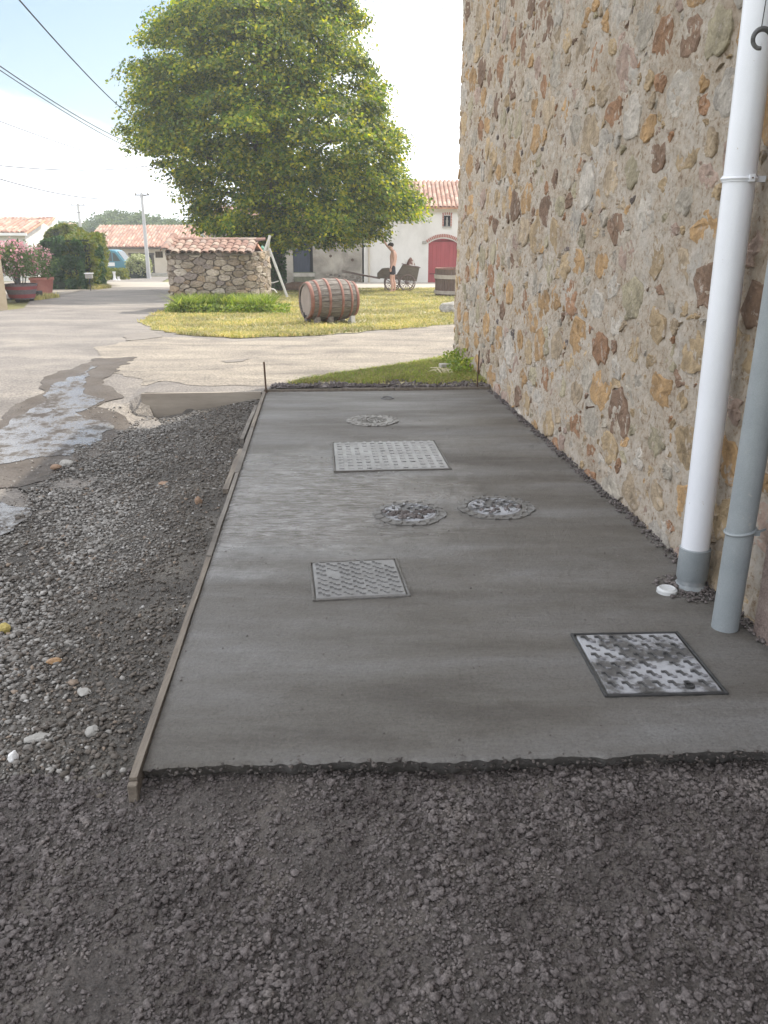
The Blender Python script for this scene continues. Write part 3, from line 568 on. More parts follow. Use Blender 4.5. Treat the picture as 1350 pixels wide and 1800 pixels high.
# ------------------------------------------------------------------ manhole covers
def corners(l): return [G(a, b, 0) for a, b in l]
def hexstud(r, h):
    m = MB(); m.prism([(r * math.cos(a), r * math.sin(a)) for a in [PI / 3 * i for i in range(6)]], 0, h, lambda u, v, w_: Vector((u, v, w_))); return m
def zig(w_, l_, h, t):                       # raised S-shaped tread mark
    pts = [(-w_, l_), (-w_ * .35, l_), (-w_ * .1, -l_ * .3), (w_ * .35, -l_ * .3), (w_ * .5, -l_), (w_, -l_)]
    m = MB()
    for i in range(len(pts) - 1):
        a = Vector((*pts[i], 0)); b = Vector((*pts[i + 1], 0)); d = (b - a); m.box(((a + b) / 2) + Vector((0, 0, h / 2)), (d.length + t * .8, t, h * (1 - .02 * i)), math.atan2(d.y, d.x))
    return m
def cover_rect(name, label, l, nc, nr, matlid, stud, mark=None, frame_m=None):
    TL, TR, BR, BL = corners(l); c = (TL + TR + BR + BL) / 4; ux = ((TR - TL) + (BR - BL)) / 2; uy = ((TL - BL) + (TR - BR)) / 2
    W_, H_ = ux.length, uy.length; rz = math.atan2(ux.y, ux.x)
    t = thing(name, label, 'manhole cover', (c.x, c.y, .004), rz)
    m = MB(); fw = .011
    for sx in (-1, 1): m.box((sx * (W_ / 2 - fw / 2), 0, -.01), (fw, H_, .03))
    for sy in (-1, 1): m.box((0, sy * (H_ / 2 - fw / 2), -.0105), (W_ - 2 * fw, fw, .029))
    m.build('frame', frame_m or m_irondk, t, bevel=.002)
    g = MB(); g.box((0, 0, -.012), (W_ - 2 * fw - .001, H_ - 2 * fw - .001, .01)); g.build('seam', m_irondk, t)
    li = MB(); li.box((0, 0, -.004), (W_ - 2 * fw - .012, H_ - 2 * fw - .012, .016)); lid = li.build('lid', matlid, t, bevel=.003)
    me = None; w_ = (W_ - 2 * fw - .03) / nc; h_ = (H_ - 2 * fw - .03) / nr
    for j in range(nr):
        for i in range(nc):
            if random.random() < .03: continue
            x = (i - (nc - 1) / 2) * w_; y = (j - (nr - 1) / 2) * h_
            if me is None: o = stud(w_, h_).build('tread_mark', mark or matlid, lid); me = o.data
            else: o = link('tread_mark', me, lid)
            o.location = (x, y, .0035); o.rotation_euler = (0, 0, random.uniform(-.06, .06)); s = random.uniform(.85, 1.05); o.scale = (s, s, random.uniform(.5, 1.1))
    return t, W_, H_
zs = lambda w_, h_: zig(w_ * .38, h_ * .27, .009, .009)
t1, W1, H1 = cover_rect('manhole_cover', 'square iron cover smeared with pale cement, nearest the grey pipe', [(1005, 1116), (1195, 1112), (1277, 1222), (1060, 1226)], 7, 6, m_smear, zs, mark=M('worn_tread_iron', [(.35, (.035, .035, .036)), (.55, (.09, .09, .092)), (.68, (.3, .3, .32))], scale=14, rough=.4, bump=.4))
m = MB(); m.lathe([(.0, .003), (.012, .003), (.012, .009), (.017, .009), (.019, .0)], 18); m.build('lifting_hole', m_irondk, t1, loc=(W1 * .22, -H1 * .40, .004))
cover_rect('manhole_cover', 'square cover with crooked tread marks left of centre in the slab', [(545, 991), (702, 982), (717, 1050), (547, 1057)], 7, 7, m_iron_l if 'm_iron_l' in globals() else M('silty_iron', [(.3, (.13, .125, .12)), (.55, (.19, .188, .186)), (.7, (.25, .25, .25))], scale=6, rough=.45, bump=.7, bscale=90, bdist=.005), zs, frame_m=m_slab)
st = lambda w_, h_: MB().box((0, 0, .003), (w_ * .58, h_ * .5, .006)).box((w_ * .1, h_ * .2, .0028), (w_ * .3, h_ * .9, .0055))
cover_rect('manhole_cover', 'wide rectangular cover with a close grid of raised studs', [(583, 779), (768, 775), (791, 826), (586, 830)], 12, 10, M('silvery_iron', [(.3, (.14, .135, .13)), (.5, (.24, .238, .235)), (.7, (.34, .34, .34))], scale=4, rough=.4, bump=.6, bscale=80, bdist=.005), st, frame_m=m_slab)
m_silt = M('silty_frame', [(.3, (.09, .085, .078)), (.55, (.14, .135, .128)), (.7, (.2, .2, .2))], scale=7, rough=.5, bump=.7, bscale=90, bdist=.005)
def cover_round(label, cx, cy, fr, lx, ly, lr, mlid, crust):
    c = G(cx, cy, 0); d = (c - Vector((0, 0, CAMH))); dep = c.y * cT + CAMH * sT; Rf = fr / 1440 * dep; lc = G(lx, ly, 0) - c; Rl = lr / 1440 * dep
    t = thing('manhole_cover', label, 'manhole cover', (c.x, c.y, .003))
    m = MB(); seg = 36; prof = [(Rl + .006, -.012), (Rl + .006, .004), (Rl + .012, .006)]
    vs = []
    for k in range(seg):
        a = 2 * PI * k / seg; o_ = Vector((math.cos(a), math.sin(a), 0)); cc = Vector((lc.x, lc.y, 0))
        rf = Rf * (1 + .035 * math.cos(6 * a) + .03 * noise.noise(o_ * 4))
        vs += [cc + o_ * (Rl + .004) + Vector((0, 0, -.012)), cc + o_ * (Rl + .004) + Vector((0, 0, .004)), cc + o_ * (Rl + .012) + Vector((0, 0, .005)), o_ * rf + Vector((0, 0, .004)), o_ * rf + Vector((0, 0, -.01))]
    fs = [(k * 5 + i, ((k + 1) % seg) * 5 + i, ((k + 1) % seg) * 5 + i + 1, k * 5 + i + 1) for k in range(seg) for i in range(4)]
    m.add(vs, fs); mfr = m_silt if mlid is m_smear else mlid; fr_ = m.build('frame', mfr, t)
    n6 = int(2 * PI * Rf / .075); me = None                            # hexagonal key pattern round the frame
    for k in range(n6):
        a = 2 * PI * k / n6
        if me is None:
            h = MB(); rr = .026; hp = [(rr * math.cos(PI / 3 * i), rr * math.sin(PI / 3 * i), .005) for i in range(5)]; h.tube(hp, .005, 4); o = h.build('key_mark', mfr, fr_); me = o.data
        else: o = link('key_mark', me, fr_)
        o.location = (math.cos(a) * (Rf * .9), math.sin(a) * (Rf * .9), 0); o.rotation_euler = (0, 0, a + random.uniform(-.2, .2))
    MB().lathe([(.001, -.011), (Rl + .0035, -.011)], 36, cap=False).build('seam', m_irondk, t, loc=(lc.x, lc.y, 0))
    lid = MB().lathe([(Rl - .001, -.01), (Rl - .001, .003), (Rl - .006, .005), (.001, .005)], 36).build('lid', mlid, t, loc=(lc.x, lc.y, 0))
    MB().tube([(math.cos(2 * PI * k / 36) * (Rl - .016), math.sin(2 * PI * k / 36) * (Rl - .016), .0055) for k in range(36)], .0035, 5, closed=True).build('rim', mlid, lid)
    me = None
    for rr, nn in ((0, 1), (.42, 6), (.74, 11)):
        for k in range(nn):
            a = 2 * PI * k / nn + rr; 
            if me is None: o = zig(.019, .014, .009, .008).build('tread_mark', mlid, lid); me = o.data
            else: o = link('tread_mark', me, lid)
            o.location = (math.cos(a) * Rl * rr, math.sin(a) * Rl * rr, .0048); o.rotation_euler = (0, 0, a)
    if crust:
        pos = []; 
        for k in range(crust):
            a = random.uniform(PI, 2.1 * PI); r_ = random.random() ** .6 * Rl * .92; pos.append((c.x + lc.x + math.cos(a) * r_, c.y + lc.y + math.sin(a) * r_ * .9, .009))
        scatter('cement_crumbs', np.array(pos), rng.uniform(.004, .016, crust), ico2, m_clod, None, True)
    return t
cover_round('round cover half buried in clumps of wet cement, left of the mid pair', 720, 904, 63, 719, 902, 48, m_smear, 110)
cover_round('round cover with pale cement film, right of the mid pair nearest the wall', 872, 893, 66, 869, 892, 47, m_smear, 26)
cover_round('faint round cover skimmed with cement beyond the large gridded cover', 655, 740, 45, 652, 740, 28, M('cement_skimmed_iron', [(.3, (.17, .16, .148)), (.7, (.24, .235, .22))], scale=6, rough=.5, bump=.6), 0)
c = G(681, 700, 0); MB().lathe([(.062, -.01), (.062, .006), (.055, .01), (.048, .006), (.046, -.002), (.001, -.002)], 28).build('round_drain', m_iron, None, True, loc=c); tag(bpy.data.objects['round_drain'], 'small round ring cap at the far end of the slab', 'drain')
c = G(1172, 1040, 0); o = MB().lathe([(.045, -.02), (.044, .012), (.034, .02), (.031, .018), (.001, .019)], 26).build('inspection_cap', M('cap_plastic', [(.3, (.42, .43, .44)), (.7, (.55, .56, .56))], scale=9, rough=.5), None, True, loc=c); tag(o, 'small pale round cap in the concrete at the foot of the white pipe', 'cap')

# ------------------------------------------------------------------ masonry generator
def cells(seeds, box):
    u0, v0, u1, v1 = box; rm = max(s[2] for s in seeds); cs = rm * 2.2; grid = {}
    for i, s in enumerate(seeds): grid.setdefault((int(s[0] // cs), int(s[1] // cs)), []).append(i)
    out = []
    for i, (x, y, r) in enumerate(seeds):
        k = 2.2 * rm; poly = [(max(u0, x - k), max(v0, y - k)), (min(u1, x + k), max(v0, y - k)), (min(u1, x + k), min(v1, y + k)), (max(u0, x - k), min(v1, y + k))]
        gx_, gy_ = int(x // cs), int(y // cs)
        for a in range(gx_ - 2, gx_ + 3):
            for b in range(gy_ - 2, gy_ + 3):
                for j in grid.get((a, b), ()):
                    if j == i: continue
                    x2, y2, r2 = seeds[j]; nx_, ny_ = 2 * (x2 - x), 2 * (y2 - y); d = x2 * x2 + y2 * y2 - x * x - y * y - r2 * r2 + r * r
                    new = []; n = len(poly)
                    for q in range(n):
                        p1 = poly[q]; p2 = poly[(q + 1) % n]; f1 = nx_ * p1[0] + ny_ * p1[1] - d; f2 = nx_ * p2[0] + ny_ * p2[1] - d
                        if f1 <= 0: new.append(p1)
                        if (f1 < 0) != (f2 < 0) and f1 != f2: t = f1 / (f1 - f2); new.append((p1[0] + (p2[0] - p1[0]) * t, p1[1] + (p2[1] - p1[1]) * t))
                    poly = new
                    if len(poly) < 3: break
                if len(poly) < 3: break
            if len(poly) < 3: break
        if len(poly) >= 3: out.append((i, poly))
    return out
def throw(box, radii, tries, asp, k=.8, inside=None):
    u0, v0, u1, v1 = box; rm = max(r for r, _ in radii); cs = rm * 2; grid = {}; seeds = []
    rr = random.choices([r for r, _ in radii], [w_ for _, w_ in radii], k=tries); rr.sort(reverse=True)
    for r in rr:
        x = random.uniform(u0, u1) / asp; y = random.uniform(v0, v1)
        if inside and not inside(x * asp, y): continue
        gx_, gy_ = int(x // cs), int(y // cs); ok = True
        for a in range(gx_ - 1, gx_ + 2):
            for b in range(gy_ - 1, gy_ + 2):
                for s in grid.get((a, b), ()):
                    if (s[0] - x) ** 2 + (s[1] - y) ** 2 < (k * (s[2] + r)) ** 2: ok = False; break
                if not ok: break
            if not ok: break
        if ok: s = (x, y, r); seeds.append(s); grid.setdefault((gx_, gy_), []).append(s)
    return seeds
def stone_geo(poly, shrink, fn, h, jit, rs, nseg=12, pad=-.03):
    cx = sum(p[0] for p in poly) / len(poly); cy = sum(p[1] for p in poly) / len(poly)
    per = [(Vector(p) - Vector((cx, cy))) for p in poly]; L_ = []; tot = 0
    for i in range(len(per)): d = (per[(i + 1) % len(per)] - per[i]).length; L_.append((tot, d)); tot += d
    out = []
    for k in range(nseg):
        s = tot * k / nseg
        for i, (a, d) in enumerate(L_):
            if a <= s <= a + d + 1e-9: out.append(per[i].lerp(per[(i + 1) % len(per)], (s - a) / max(d, 1e-9))); break
    sw_ = random.uniform(2, 9); out = [(out[k - 1] + out[k] * sw_ + out[(k + 1) % len(out)]) / (sw_ + 2) for k in range(len(out))]
    size = math.sqrt(sum(p.length for p in out) / len(out)) ** 2
    rim = []
    for p in out:
        q = p.normalized(); f = shrink * (1 + rs * (noise.noise(Vector((q.x * 1.3 + cx * 9, q.y * 1.3 + cy * 9, 1))) + .5 * noise.noise(Vector((q.x * 4 + cx * 9, q.y * 4 + cy * 9, 7)))) + random.uniform(-1, 1) * rs * .35)
        rim.append(Vector((cx, cy)) + p * f)
    n = len(rim); V = []; tx, ty = random.uniform(-1, 1) * jit, random.uniform(-1, 1) * jit
    def H(p): return h + (p.x - cx) / max(size, .01) * tx + (p.y - cy) / max(size, .01) * ty
    for lvl in range(4):
        for p in rim:
            if lvl == 0: q, hh = p, pad
            elif lvl == 1: q, hh = p, H(p) * 1 - .35 * abs(h) - .003
            elif lvl == 2: q = Vector((cx, cy)).lerp(p, .9); hh = H(q) + random.uniform(-.3, .3) * jit
            else: q = Vector((cx, cy)).lerp(p, .5); hh = H(q) + random.uniform(-.5, .6) * jit
            V.append(fn(q.x, q.y, hh))
    V.append(fn(cx, cy, h + random.uniform(-.3, .5) * jit)); F = []
    for l in range(3):
        for k in range(n): F.append((l * n + k, l * n + (k + 1) % n, (l + 1) * n + (k + 1) % n, (l + 1) * n + k))
    for k in range(n): F.append((3 * n + k, 3 * n + (k + 1) % n, 4 * n))
    return V, F, (cx, cy), size
def set_scol(me, c):
    ca = me.color_attributes.new('scol', 'FLOAT_COLOR', 'POINT'); a = np.tile(np.array([*c, 1], np.float32), (len(me.vertices), 1)); ca.data.foreach_set('color', a.ravel())
def masonry(parent, seeds, box, asp, fn, palette, weights, mat, shrink, h, jit, rs, score, name='stone', limit=300, nseg=12, pad=-.03):
    cl = cells(seeds, (box[0] / asp, box[1], box[2] / asp, box[3])); items = []
    for i, poly in cl:
        poly = [(p[0] * asp, p[1]) for p in poly]; sh = random.uniform(*shrink)
        V, F, c, size = stone_geo(poly, sh, fn, random.uniform(*h), jit, rs, nseg, pad)
        if size < .006: continue
        b = random.uniform(.82, 1.15); base = random.choices(palette, weights)[0]
        while size > .075 and sum(base) < .42: base = random.choices(palette, weights)[0]
        items.append((score(c, size * sh), V, F, tuple(v * b for v in base)))
    items.sort(key=lambda t: -t[0]); rest = items[limit:]
    for s, V, F, cc in items[:limit]:
        me = bpy.data.meshes.new(name); me.from_pydata(V, [], F); me.update(); me.materials.append(mat); set_scol(me, cc); link(name, me, parent)
    if rest:
        VV = []; FF = []; CC = []
        for s, V, F, cc in rest: n = len(VV); VV += V; FF += [tuple(i + n for i in f) for f in F]; CC += [(*cc, 1)] * len(V)
        me = bpy.data.meshes.new('small_stones'); me.from_pydata(VV, [], FF); me.update(); me.materials.append(mat)
        ca = me.color_attributes.new('scol', 'FLOAT_COLOR', 'POINT'); ca.data.foreach_set('color', np.array(CC, np.float32).ravel())
        o = link('small_stones', me, parent); o['kind'] = 'stuff'
    return len(items)

# ------------------------------------------------------------------ the stone house on the right
YA, YB = 2.55, 10.45; HH = 5.3
wd = Vector((-.0767, .99705, 0)); wn = Vector((-.99705, -.0767, 0)); O = Vector((XW(YA), YA, 0)); UL = (YB - YA) / wd.y
house = thing('stone_house', 'old rubble stone house whose ochre and grey wall fills the right side', 'house', O)
def wallfn(u, v, h):
    bow = .045 * sm(u, UL - 1.2, UL) + .012 * noise.noise(Vector((u * .8, v * .8, 0)))
    p = wd * u + wn * (h + bow); return (p.x, p.y, v)
def mort(u, v):
    a = Vector((u, v, 0)); return .010 * noise.noise(a * 5) + .011 * noise.noise(a * 14 + Vector((1, 2, 3))) + .009 * noise.noise(a * 34 + Vector((4, 0, 2)))
us = np.linspace(0, UL, 420); vs_ = np.r_[np.arange(-.15, 4.4, .0195), 4.6, 5.0, HH]; V = []
for v in vs_:
    for u in us:
        m_ = mort(u, v) if v < 1.9 + .3 * (u + YA) else 0
        uu = u + (.02 * noise.noise(Vector((0, v * 6, 0))) if u >= UL - .03 else 0)
        V.append(wallfn(uu, v, m_))
n_ = len(us); nr_ = len(vs_); I, J = np.meshgrid(np.arange(n_ - 1), np.arange(nr_ - 1)); a = (J * n_ + I).ravel()
link('mortar', np_mesh('mortar', V, np.c_[a, a + n_, a + n_ + 1, a + 1], m_mortar, True), house)
mb = MB(); q = [(wd * .0 - wn * .02), (wd * (UL - .04) - wn * .02), (wd * (UL - .04) - wn * 7), (-wn * 7)]
mb.prism([(p.x, p.y) for p in q], -.3, HH, lambda u, v, w_: Vector((u, v, w_))); mb.build('wall', m_mortar, house)
mb = MB(); rfz = HH + 1.6
e = [wd * -.3 + wn * .35, wd * (UL + .2) + wn * .35, wd * (UL + .2) - wn * 7.3, wd * -.3 - wn * 7.3]; mid = [(e[0] + e[3]) / 2, (e[1] + e[2]) / 2]
vv = [Vector((p.x, p.y, HH + .02)) for p in e] + [Vector((p.x, p.y, HH + .14)) for p in e] + [Vector((p.x, p.y, rfz)) for p in mid]
mb.add(vv, [(0, 3, 2, 1), (0, 1, 5, 4), (2, 3, 7, 6), (4, 5, 9, 8), (8, 9, 6, 7), (0, 4, 8, 7, 3), (1, 2, 6, 9, 5)]); mb.build('roof', m_tile_far, house)
spal = [(.41, .265, .135), (.40, .30, .185), (.38, .30, .21), (.38, .34, .285), (.45, .41, .36), (.22, .145, .10), (.15, .125, .115), (.31, .18, .105), (.37, .275, .225), (.36, .315, .22)]
swt = [7, 9, 8, 5, 7, 4.5, 1.3, 4, 4, 4]
seeds = throw((0, -.05, UL + .02, 4.6), [(.15, 5), (.115, 14), (.082, 22), (.055, 34), (.032, 50)], 34000, 1.4, .73, lambda u, v: v < 2.0 + .28 * (u + YA))
def sc_w(c, s): D_ = math.hypot(XW(YA + c[0]), YA + c[0]); return s / D_ * (.35 + XW(YA + c[0]) / D_)
nst = masonry(house, seeds, (0, -.08, UL + .03, 4.9), 1.4, wallfn, spal, swt, m_stone, (.60, .97), (-.003, .009), .009, .36, sc_w, nseg=16)
print('wall stones', nst)
m = MB(); p = wallfn(YA * 0 + 3.7 - .0, .98, .015)
nl = G(1080, 762); m.tube([(0, 0, 0), (.0, 0, 0)], .001)
pn = Vector(wallfn(2.55, .47, .02)); m = MB(); m.tube([pn, pn + wn * .05 + wd * -.02], .005, 6); m.tube([pn + wn * .05 + wd * -.02, pn + wn * .056 + wd * -.022], .010, 8); m.build('nail', m_rust, house)

# pink rendered wall at the near right
rh = thing('rendered_wall', 'pinkish roughcast wall at the right edge beside the grey pipe', 'wall', Vector((XW(2.93), 2.93, 0)))
V = []; us = np.linspace(-4.5, 0, 160); vs_ = np.linspace(-.15, HH - .1, 120)
for v in vs_:
    for u in us:
        p = wd * u + wn * (.045 + .004 * noise.noise(Vector((u * 30, v * 30, 0)))); V.append((p.x, p.y, v))
n_ = len(us); I, J = np.meshgrid(np.arange(n_ - 1), np.arange(len(vs_) - 1)); a = (J * n_ + I).ravel()
link('render_coat', np_mesh('render_coat', V, np.c_[a, a + n_, a + n_ + 1, a + 1], m_pinkrender, True), rh)
mb = MB(); q = [wn * .042 - wd * .002, -wn * 5, -wn * 5 - wd * 4.5, wn * .035 - wd * 4.5]; mb.prism([(p.x, p.y) for p in q], -.3, HH - .1, lambda u, v, w_: Vector((u, v, w_))); mb.build('wall', m_pinkrender, rh)

# ------------------------------------------------------------------ downpipes
pw = G(1214, 1028, 0); t = thing('downpipe', 'thick white plastic downpipe with a grey socket at its foot', 'downpipe', pw)
ln = Vector((-.010, .0, 1)); MB().tube([ln * .17, ln * 1.6, ln * 5.2], .060, 32).build('pipe', m_pvc_w, t, True)
MB().lathe([(.064, .035), (.067, .04), (.067, .18), (.061, .184)], 32, cap=False).build('socket', m_pvc_g, t, True)
m = MB(); m.tube([(0, 0, -.05), (0, .0, .05)], .061, 32); m.tube([(-.0, -.0, -.01), (.0, .0, .012)], [.085, .063], 24); m.build('elbow', m_pvc_dusty, t, True)
m = MB(); z_ = 1.70; cc = ln * z_
m.tube([cc + Vector((math.cos(a), math.sin(a), 0)) * .0635 for a in [2 * PI * k / 28 for k in range(28)]], .0065, 6, closed=True)
m.lathe([(.0615, -.011), (.0645, -.011), (.0645, .011), (.0615, .011)], 32, cc, cap=False)
m.box(cc - wn * .08, (.05, .02, .022), math.atan2(wn.y, wn.x)); m.box(cc + Vector((.02, -.066, 0)), (.02, .014, .026)); m.build('bracket', m_pvc_w, t, True)
m = MB(); m.tube([cc + Vector((.02, -.066, 0)), cc + Vector((.02, -.077, 0))], .003, 6); m.build('screw', m_rust, t)
pg = G(1274, 1102, 0); t = thing('downpipe', 'slimmer grey downpipe nearer the camera at the right edge', 'downpipe', pg)
lg = Vector((.012, 0, 1)); MB().tube([lg * -.03, lg * 1.5, lg * 5.1], .052, 32).build('pipe', m_pvc_g, t, True)
m = MB(); cc = lg * .415; m.tube([cc + Vector((math.cos(a) * .0545, math.sin(a) * .0545, .012 * math.cos(a))) for a in [2 * PI * k / 28 for k in range(28)]], .006, 6, closed=True)
m.box(cc + Vector((.055, -.018, -.004)), (.022, .02, .02)); m.tube([cc + Vector((.06, -.02, 0)), cc - wn * .1], .005, 6); m.build('clip', m_pvc_g, t, True)
# wrought iron scroll with wires
ph = P(1338, 70, 2.9); t = thing('iron_bracket', 'dark wrought iron scroll and wires hanging at the top right corner', 'bracket', ph)
sc_pts = [Vector((.03 * (1 - k / 26) ** .35 * math.cos(.5 + k * .24) * 1.05, 0, .032 * (1 - k / 30) ** .35 * math.sin(.5 + k * .24))) for k in range(19)]
m = MB(); m.tube([(.30, .12, .02), (.12, .05, .03)] + [p + Vector((0, 0, 0)) for p in sc_pts], [.009, .009] + [.009 - .00015 * k for k in range(19)], 8); m.build('scroll', m_iron, t, True)
m = MB(); m.tube([(-.004, 0, .028), (.0, 0, .14)], .0016, 6); m.tube([(.02, 0, .028), (.024, 0, .14)], .0016, 6); m.build('wire', m_irondk, t)
m = MB(); m.box((.014, 0, .152), (.045, .03, .03), .2); m.tube([(.014, 0, .16), (.09, .05, .16), (.3, .13, .17)], .010, 8); m.build('clamp', m_irondk, t, bevel=.004)
exec_after = None
# ------------------------------------------------------------------ foliage helpers
def leaf_mesh(name, pts, size, mat, parent=None, up=.35, asp=.62, kind=None, nrm=None):
    n = len(pts); d = rng.normal(size=(n, 3)); d[:, 2] += up
    if nrm is not None: d = d * .7 + nrm
    d /= np.linalg.norm(d, axis=1)[:, None]
    a = np.cross(d, rng.normal(size=(n, 3))); a /= np.linalg.norm(a, axis=1)[:, None]; b = np.cross(d, a)
    s = (size * rng.uniform(.6, 1.25, n))[:, None] / 2
    V = np.stack([pts - a * s, pts + b * s * asp, pts + a * s, pts - b * s * asp], 1).reshape(-1, 3)
    me = np_mesh(name, V, np.arange(4 * n).reshape(n, 4), mat); o = link(name, me, parent)
    if kind: o['kind'] = kind
    return o
def blades(name, pts, h, wd_, mat, lean=.5, parent=None, kind='stuff', seg=1):
    n = len(pts); a = rng.uniform(0, 2 * PI, n); u = np.c_[np.cos(a), np.sin(a), np.zeros(n)]
    hh = (h * rng.uniform(.5, 1.2, n))[:, None]; le = rng.normal(size=(n, 3)) * lean; le[:, 2] = 0; w_ = wd_ * rng.uniform(.7, 1.3, n)[:, None] / 2
    tip = pts + hh * (np.array([0, 0, 1]) + le * .9); mid = pts + hh * .55 * (np.array([0, 0, 1]) + le * .35)
    V = np.stack([pts - u * w_, pts + u * w_, mid + u * w_ * .8, mid - u * w_ * .8, tip], 1).reshape(-1, 3)
    b = np.arange(n)[:, None] * 5; F = np.concatenate([b + [0, 1, 2], b + [0, 2, 3], b + [3, 2, 4]], 0)
    me = np_mesh(name, V, F, mat); o = link(name, me, parent)
    if kind: o['kind'] = kind
    return o
def zarr(X, Y, off=0): return np.array([zg(x, y) + off for x, y in zip(X, Y)])
def blob_pts(n, c, r, nclump, cr, shell=.75):
    d = rng.normal(size=(nclump, 3)); d /= np.linalg.norm(d, axis=1)[:, None]; d *= (shell + (1 - shell) * rng.random(nclump))[:, None] * np.array(r)
    k = rng.integers(0, nclump, n); return np.array(c) + d[k] + np.clip(rng.normal(size=(n, 3)), -1.8, 1.8) * cr

# ------------------------------------------------------------------ the big linden
TD = 31.0; base = Vector((P(487, 500, TD).x, TD, 0)); base.z = zg(base.x, TD)
tree = thing('linden_tree', 'large round crowned linden tree on the lawn behind the stone hut', 'tree', base)
prof = [(-115, 470, 12), (-90, 470, 60), (-50, 470, 105), (0, 468, 158), (50, 455, 188), (100, 452, 203), (150, 455, 216), (200, 460, 230), (230, 472, 243), (260, 487, 246), (300, 500, 229), (350, 530, 212), (390, 530, 206), (415, 525, 165), (432, 525, 100)]
pts = []; nrm = []
def prof_at(y):
    for i in range(len(prof) - 1):
        if prof[i][0] <= y <= prof[i + 1][0]:
            t_ = (y - prof[i][0]) / (prof[i + 1][0] - prof[i][0]); return [prof[i][k] + (prof[i + 1][k] - prof[i][k]) * t_ for k in (1, 2)]
def gnorm(n): return np.clip(rng.normal(size=(n, 3)), -1.9, 1.9)
k = 0
while k < 1180:
    y_ = random.uniform(-112, 428); cx, r_ = prof_at(y_); r_ = max(5, r_ - 30)
    if random.random() > (r_ / 220) ** 1: continue
    a = random.uniform(0, 2 * PI); rho = random.choice([random.uniform(.86, 1.0), random.uniform(.86, 1.0), random.uniform(.86, 1.0), random.uniform(.25, .85)])
    rho *= 1 + .22 * noise.noise(Vector((math.cos(a) * 2.4, math.sin(a) * 2.4, y_ * .017)))
    c0 = P(cx, y_, TD); rw = r_ / 1440 * (TD * cT + 1); c = c0 + Vector((math.cos(a) * rw * rho, math.sin(a) * rw * rho, 0))
    if noise.noise(c * .5 + Vector((2, 4, 1))) < -.50: k += .3; continue
    k += 1; nl_ = 165; cr = random.uniform(.4, .9)
    q = rng.normal(size=(nl_, 3)); q /= np.linalg.norm(q, axis=1)[:, None]; q *= rng.random((nl_, 1)) ** .5 * cr * np.array([1.05, 1.05, .45]); q[:, 2] -= .28 * (q[:, 0] ** 2 + q[:, 1] ** 2) / cr
    pts.append(q + np.array(c - base)); o_ = np.array([math.cos(a), math.sin(a), .9]); nrm.append(np.tile(o_, (nl_, 1)) * .8)
pts = np.concatenate(pts); nrm = np.concatenate(nrm)
leaf_mesh('crown', pts, .125, m_linden, tree, nrm=nrm, asp=.75)
m = MB(); m.tube([(0, 0, -.1), (.02, 0, .5), (-.03, 0, 1.3), (.02, 0, 2.4), (0, 0, 4.5), (.1, 0, 7)], [.36, .29, .27, .26, .17, .06], 14)
limbs = MB()
for i in range(16):
    a = i * 2.4; z0 = 1.7 + i * .28; e_ = 3.6 - i * .12; s_ = Vector((0, 0, z0)); t_ = Vector((math.cos(a) * e_, math.sin(a) * e_, z0 + 1.5 + .1 * i)); mi = s_.lerp(t_, .5) + Vector((0, 0, .35 + random.uniform(-.2, .2)))
    limbs.tube([s_, s_.lerp(mi, .5) + Vector((.05, 0, .1)), mi, t_], [.12, .09, .06, .02], 7)
m.build('trunk', m_bark, tree, True); limbs.build('limbs', m_bark, tree, True)
n = 2600; a = rng.uniform(0, 2 * PI, n); z_ = rng.uniform(.1, 2.4, n); leaf_mesh('ivy', np.c_[np.cos(a) * (.29 + .08 * rng.random(n)), np.sin(a) * (.29 + .08 * rng.random(n)), z_], .09, m_hedge_d, tree)

# ------------------------------------------------------------------ grass
def pts_in(poly, n, xr, yr, yexp=1.0):
    X = rng.uniform(*xr, n); Y = yr[0] + (yr[1] - yr[0]) * rng.random(n) ** yexp; k = inpoly(np.c_[X, Y], poly); return X[k], Y[k]
pe = [tuple(p) for p in lawn_edge]
X, Y = pts_in(pe, 130000, (-6, 5), (13.2, 34), 1.7); dn = np.array([noise.noise(Vector((x * .9, y * .9, 0))) for x, y in zip(X, Y)]); k = dn > rng.uniform(-.8, .2, len(X)); X, Y = X[k], Y[k]
blades('lawn_grass', np.c_[X, Y, zarr(X, Y, .015)], .055, .022, m_blade, .9)
X, Y = pts_in(strip_poly, 60000, (-1.1, 1.15), (8.4, 10.8)); k = (Y > 8.5 + .1 * np.sin(X * 9) + .15 * rng.random(len(X)))
X, Y = X[k], Y[k]; k = rng.random(len(X)) < .25
blades('strip_grass', np.c_[X, Y, zarr(X, Y, .02)][k], .05, .009, m_blade_g, .9); blades('strip_dry_grass', np.c_[X, Y, zarr(X, Y, .02)][~k], .04, .009, m_blade, .9)
n = 650; X = rng.uniform(.72, .98, n); Y = rng.uniform(9.0, 10.3, n); leaf_mesh('wall_weeds', np.c_[X, Y, rng.random(n) ** 1.7 * .20 * sm(1, 0, 1) * (.3 + (X - .6) / .4)], .05, m_blade_g, None, kind='stuff')
m = MB()
for i in range(9):
    a_ = P(752 + i * 4, 664 + random.uniform(-6, 4), 9.2); b_ = P(775 + i * 3, 672 + random.uniform(-3, 6), 9.0); a_.z = .03 + random.uniform(0, .05); b_.z = .02; m.tube([a_, a_.lerp(b_, .5) + Vector((0, 0, .05)), b_], .004, 4)
tag(m.build('dry_stalks', m_wetleaf), 'pale dry stalks lying in the weeds at the wall corner', 'stalks', kind='stuff')
m = MB(); p = P(783, 650, 9.5); m.box((p.x, 9.5, .06), (.14, .09, .05), .3); tag(m.build('drain_block', m_concrete, bevel=.008), 'small pale concrete block in the weeds at the far corner of the wall', 'block')
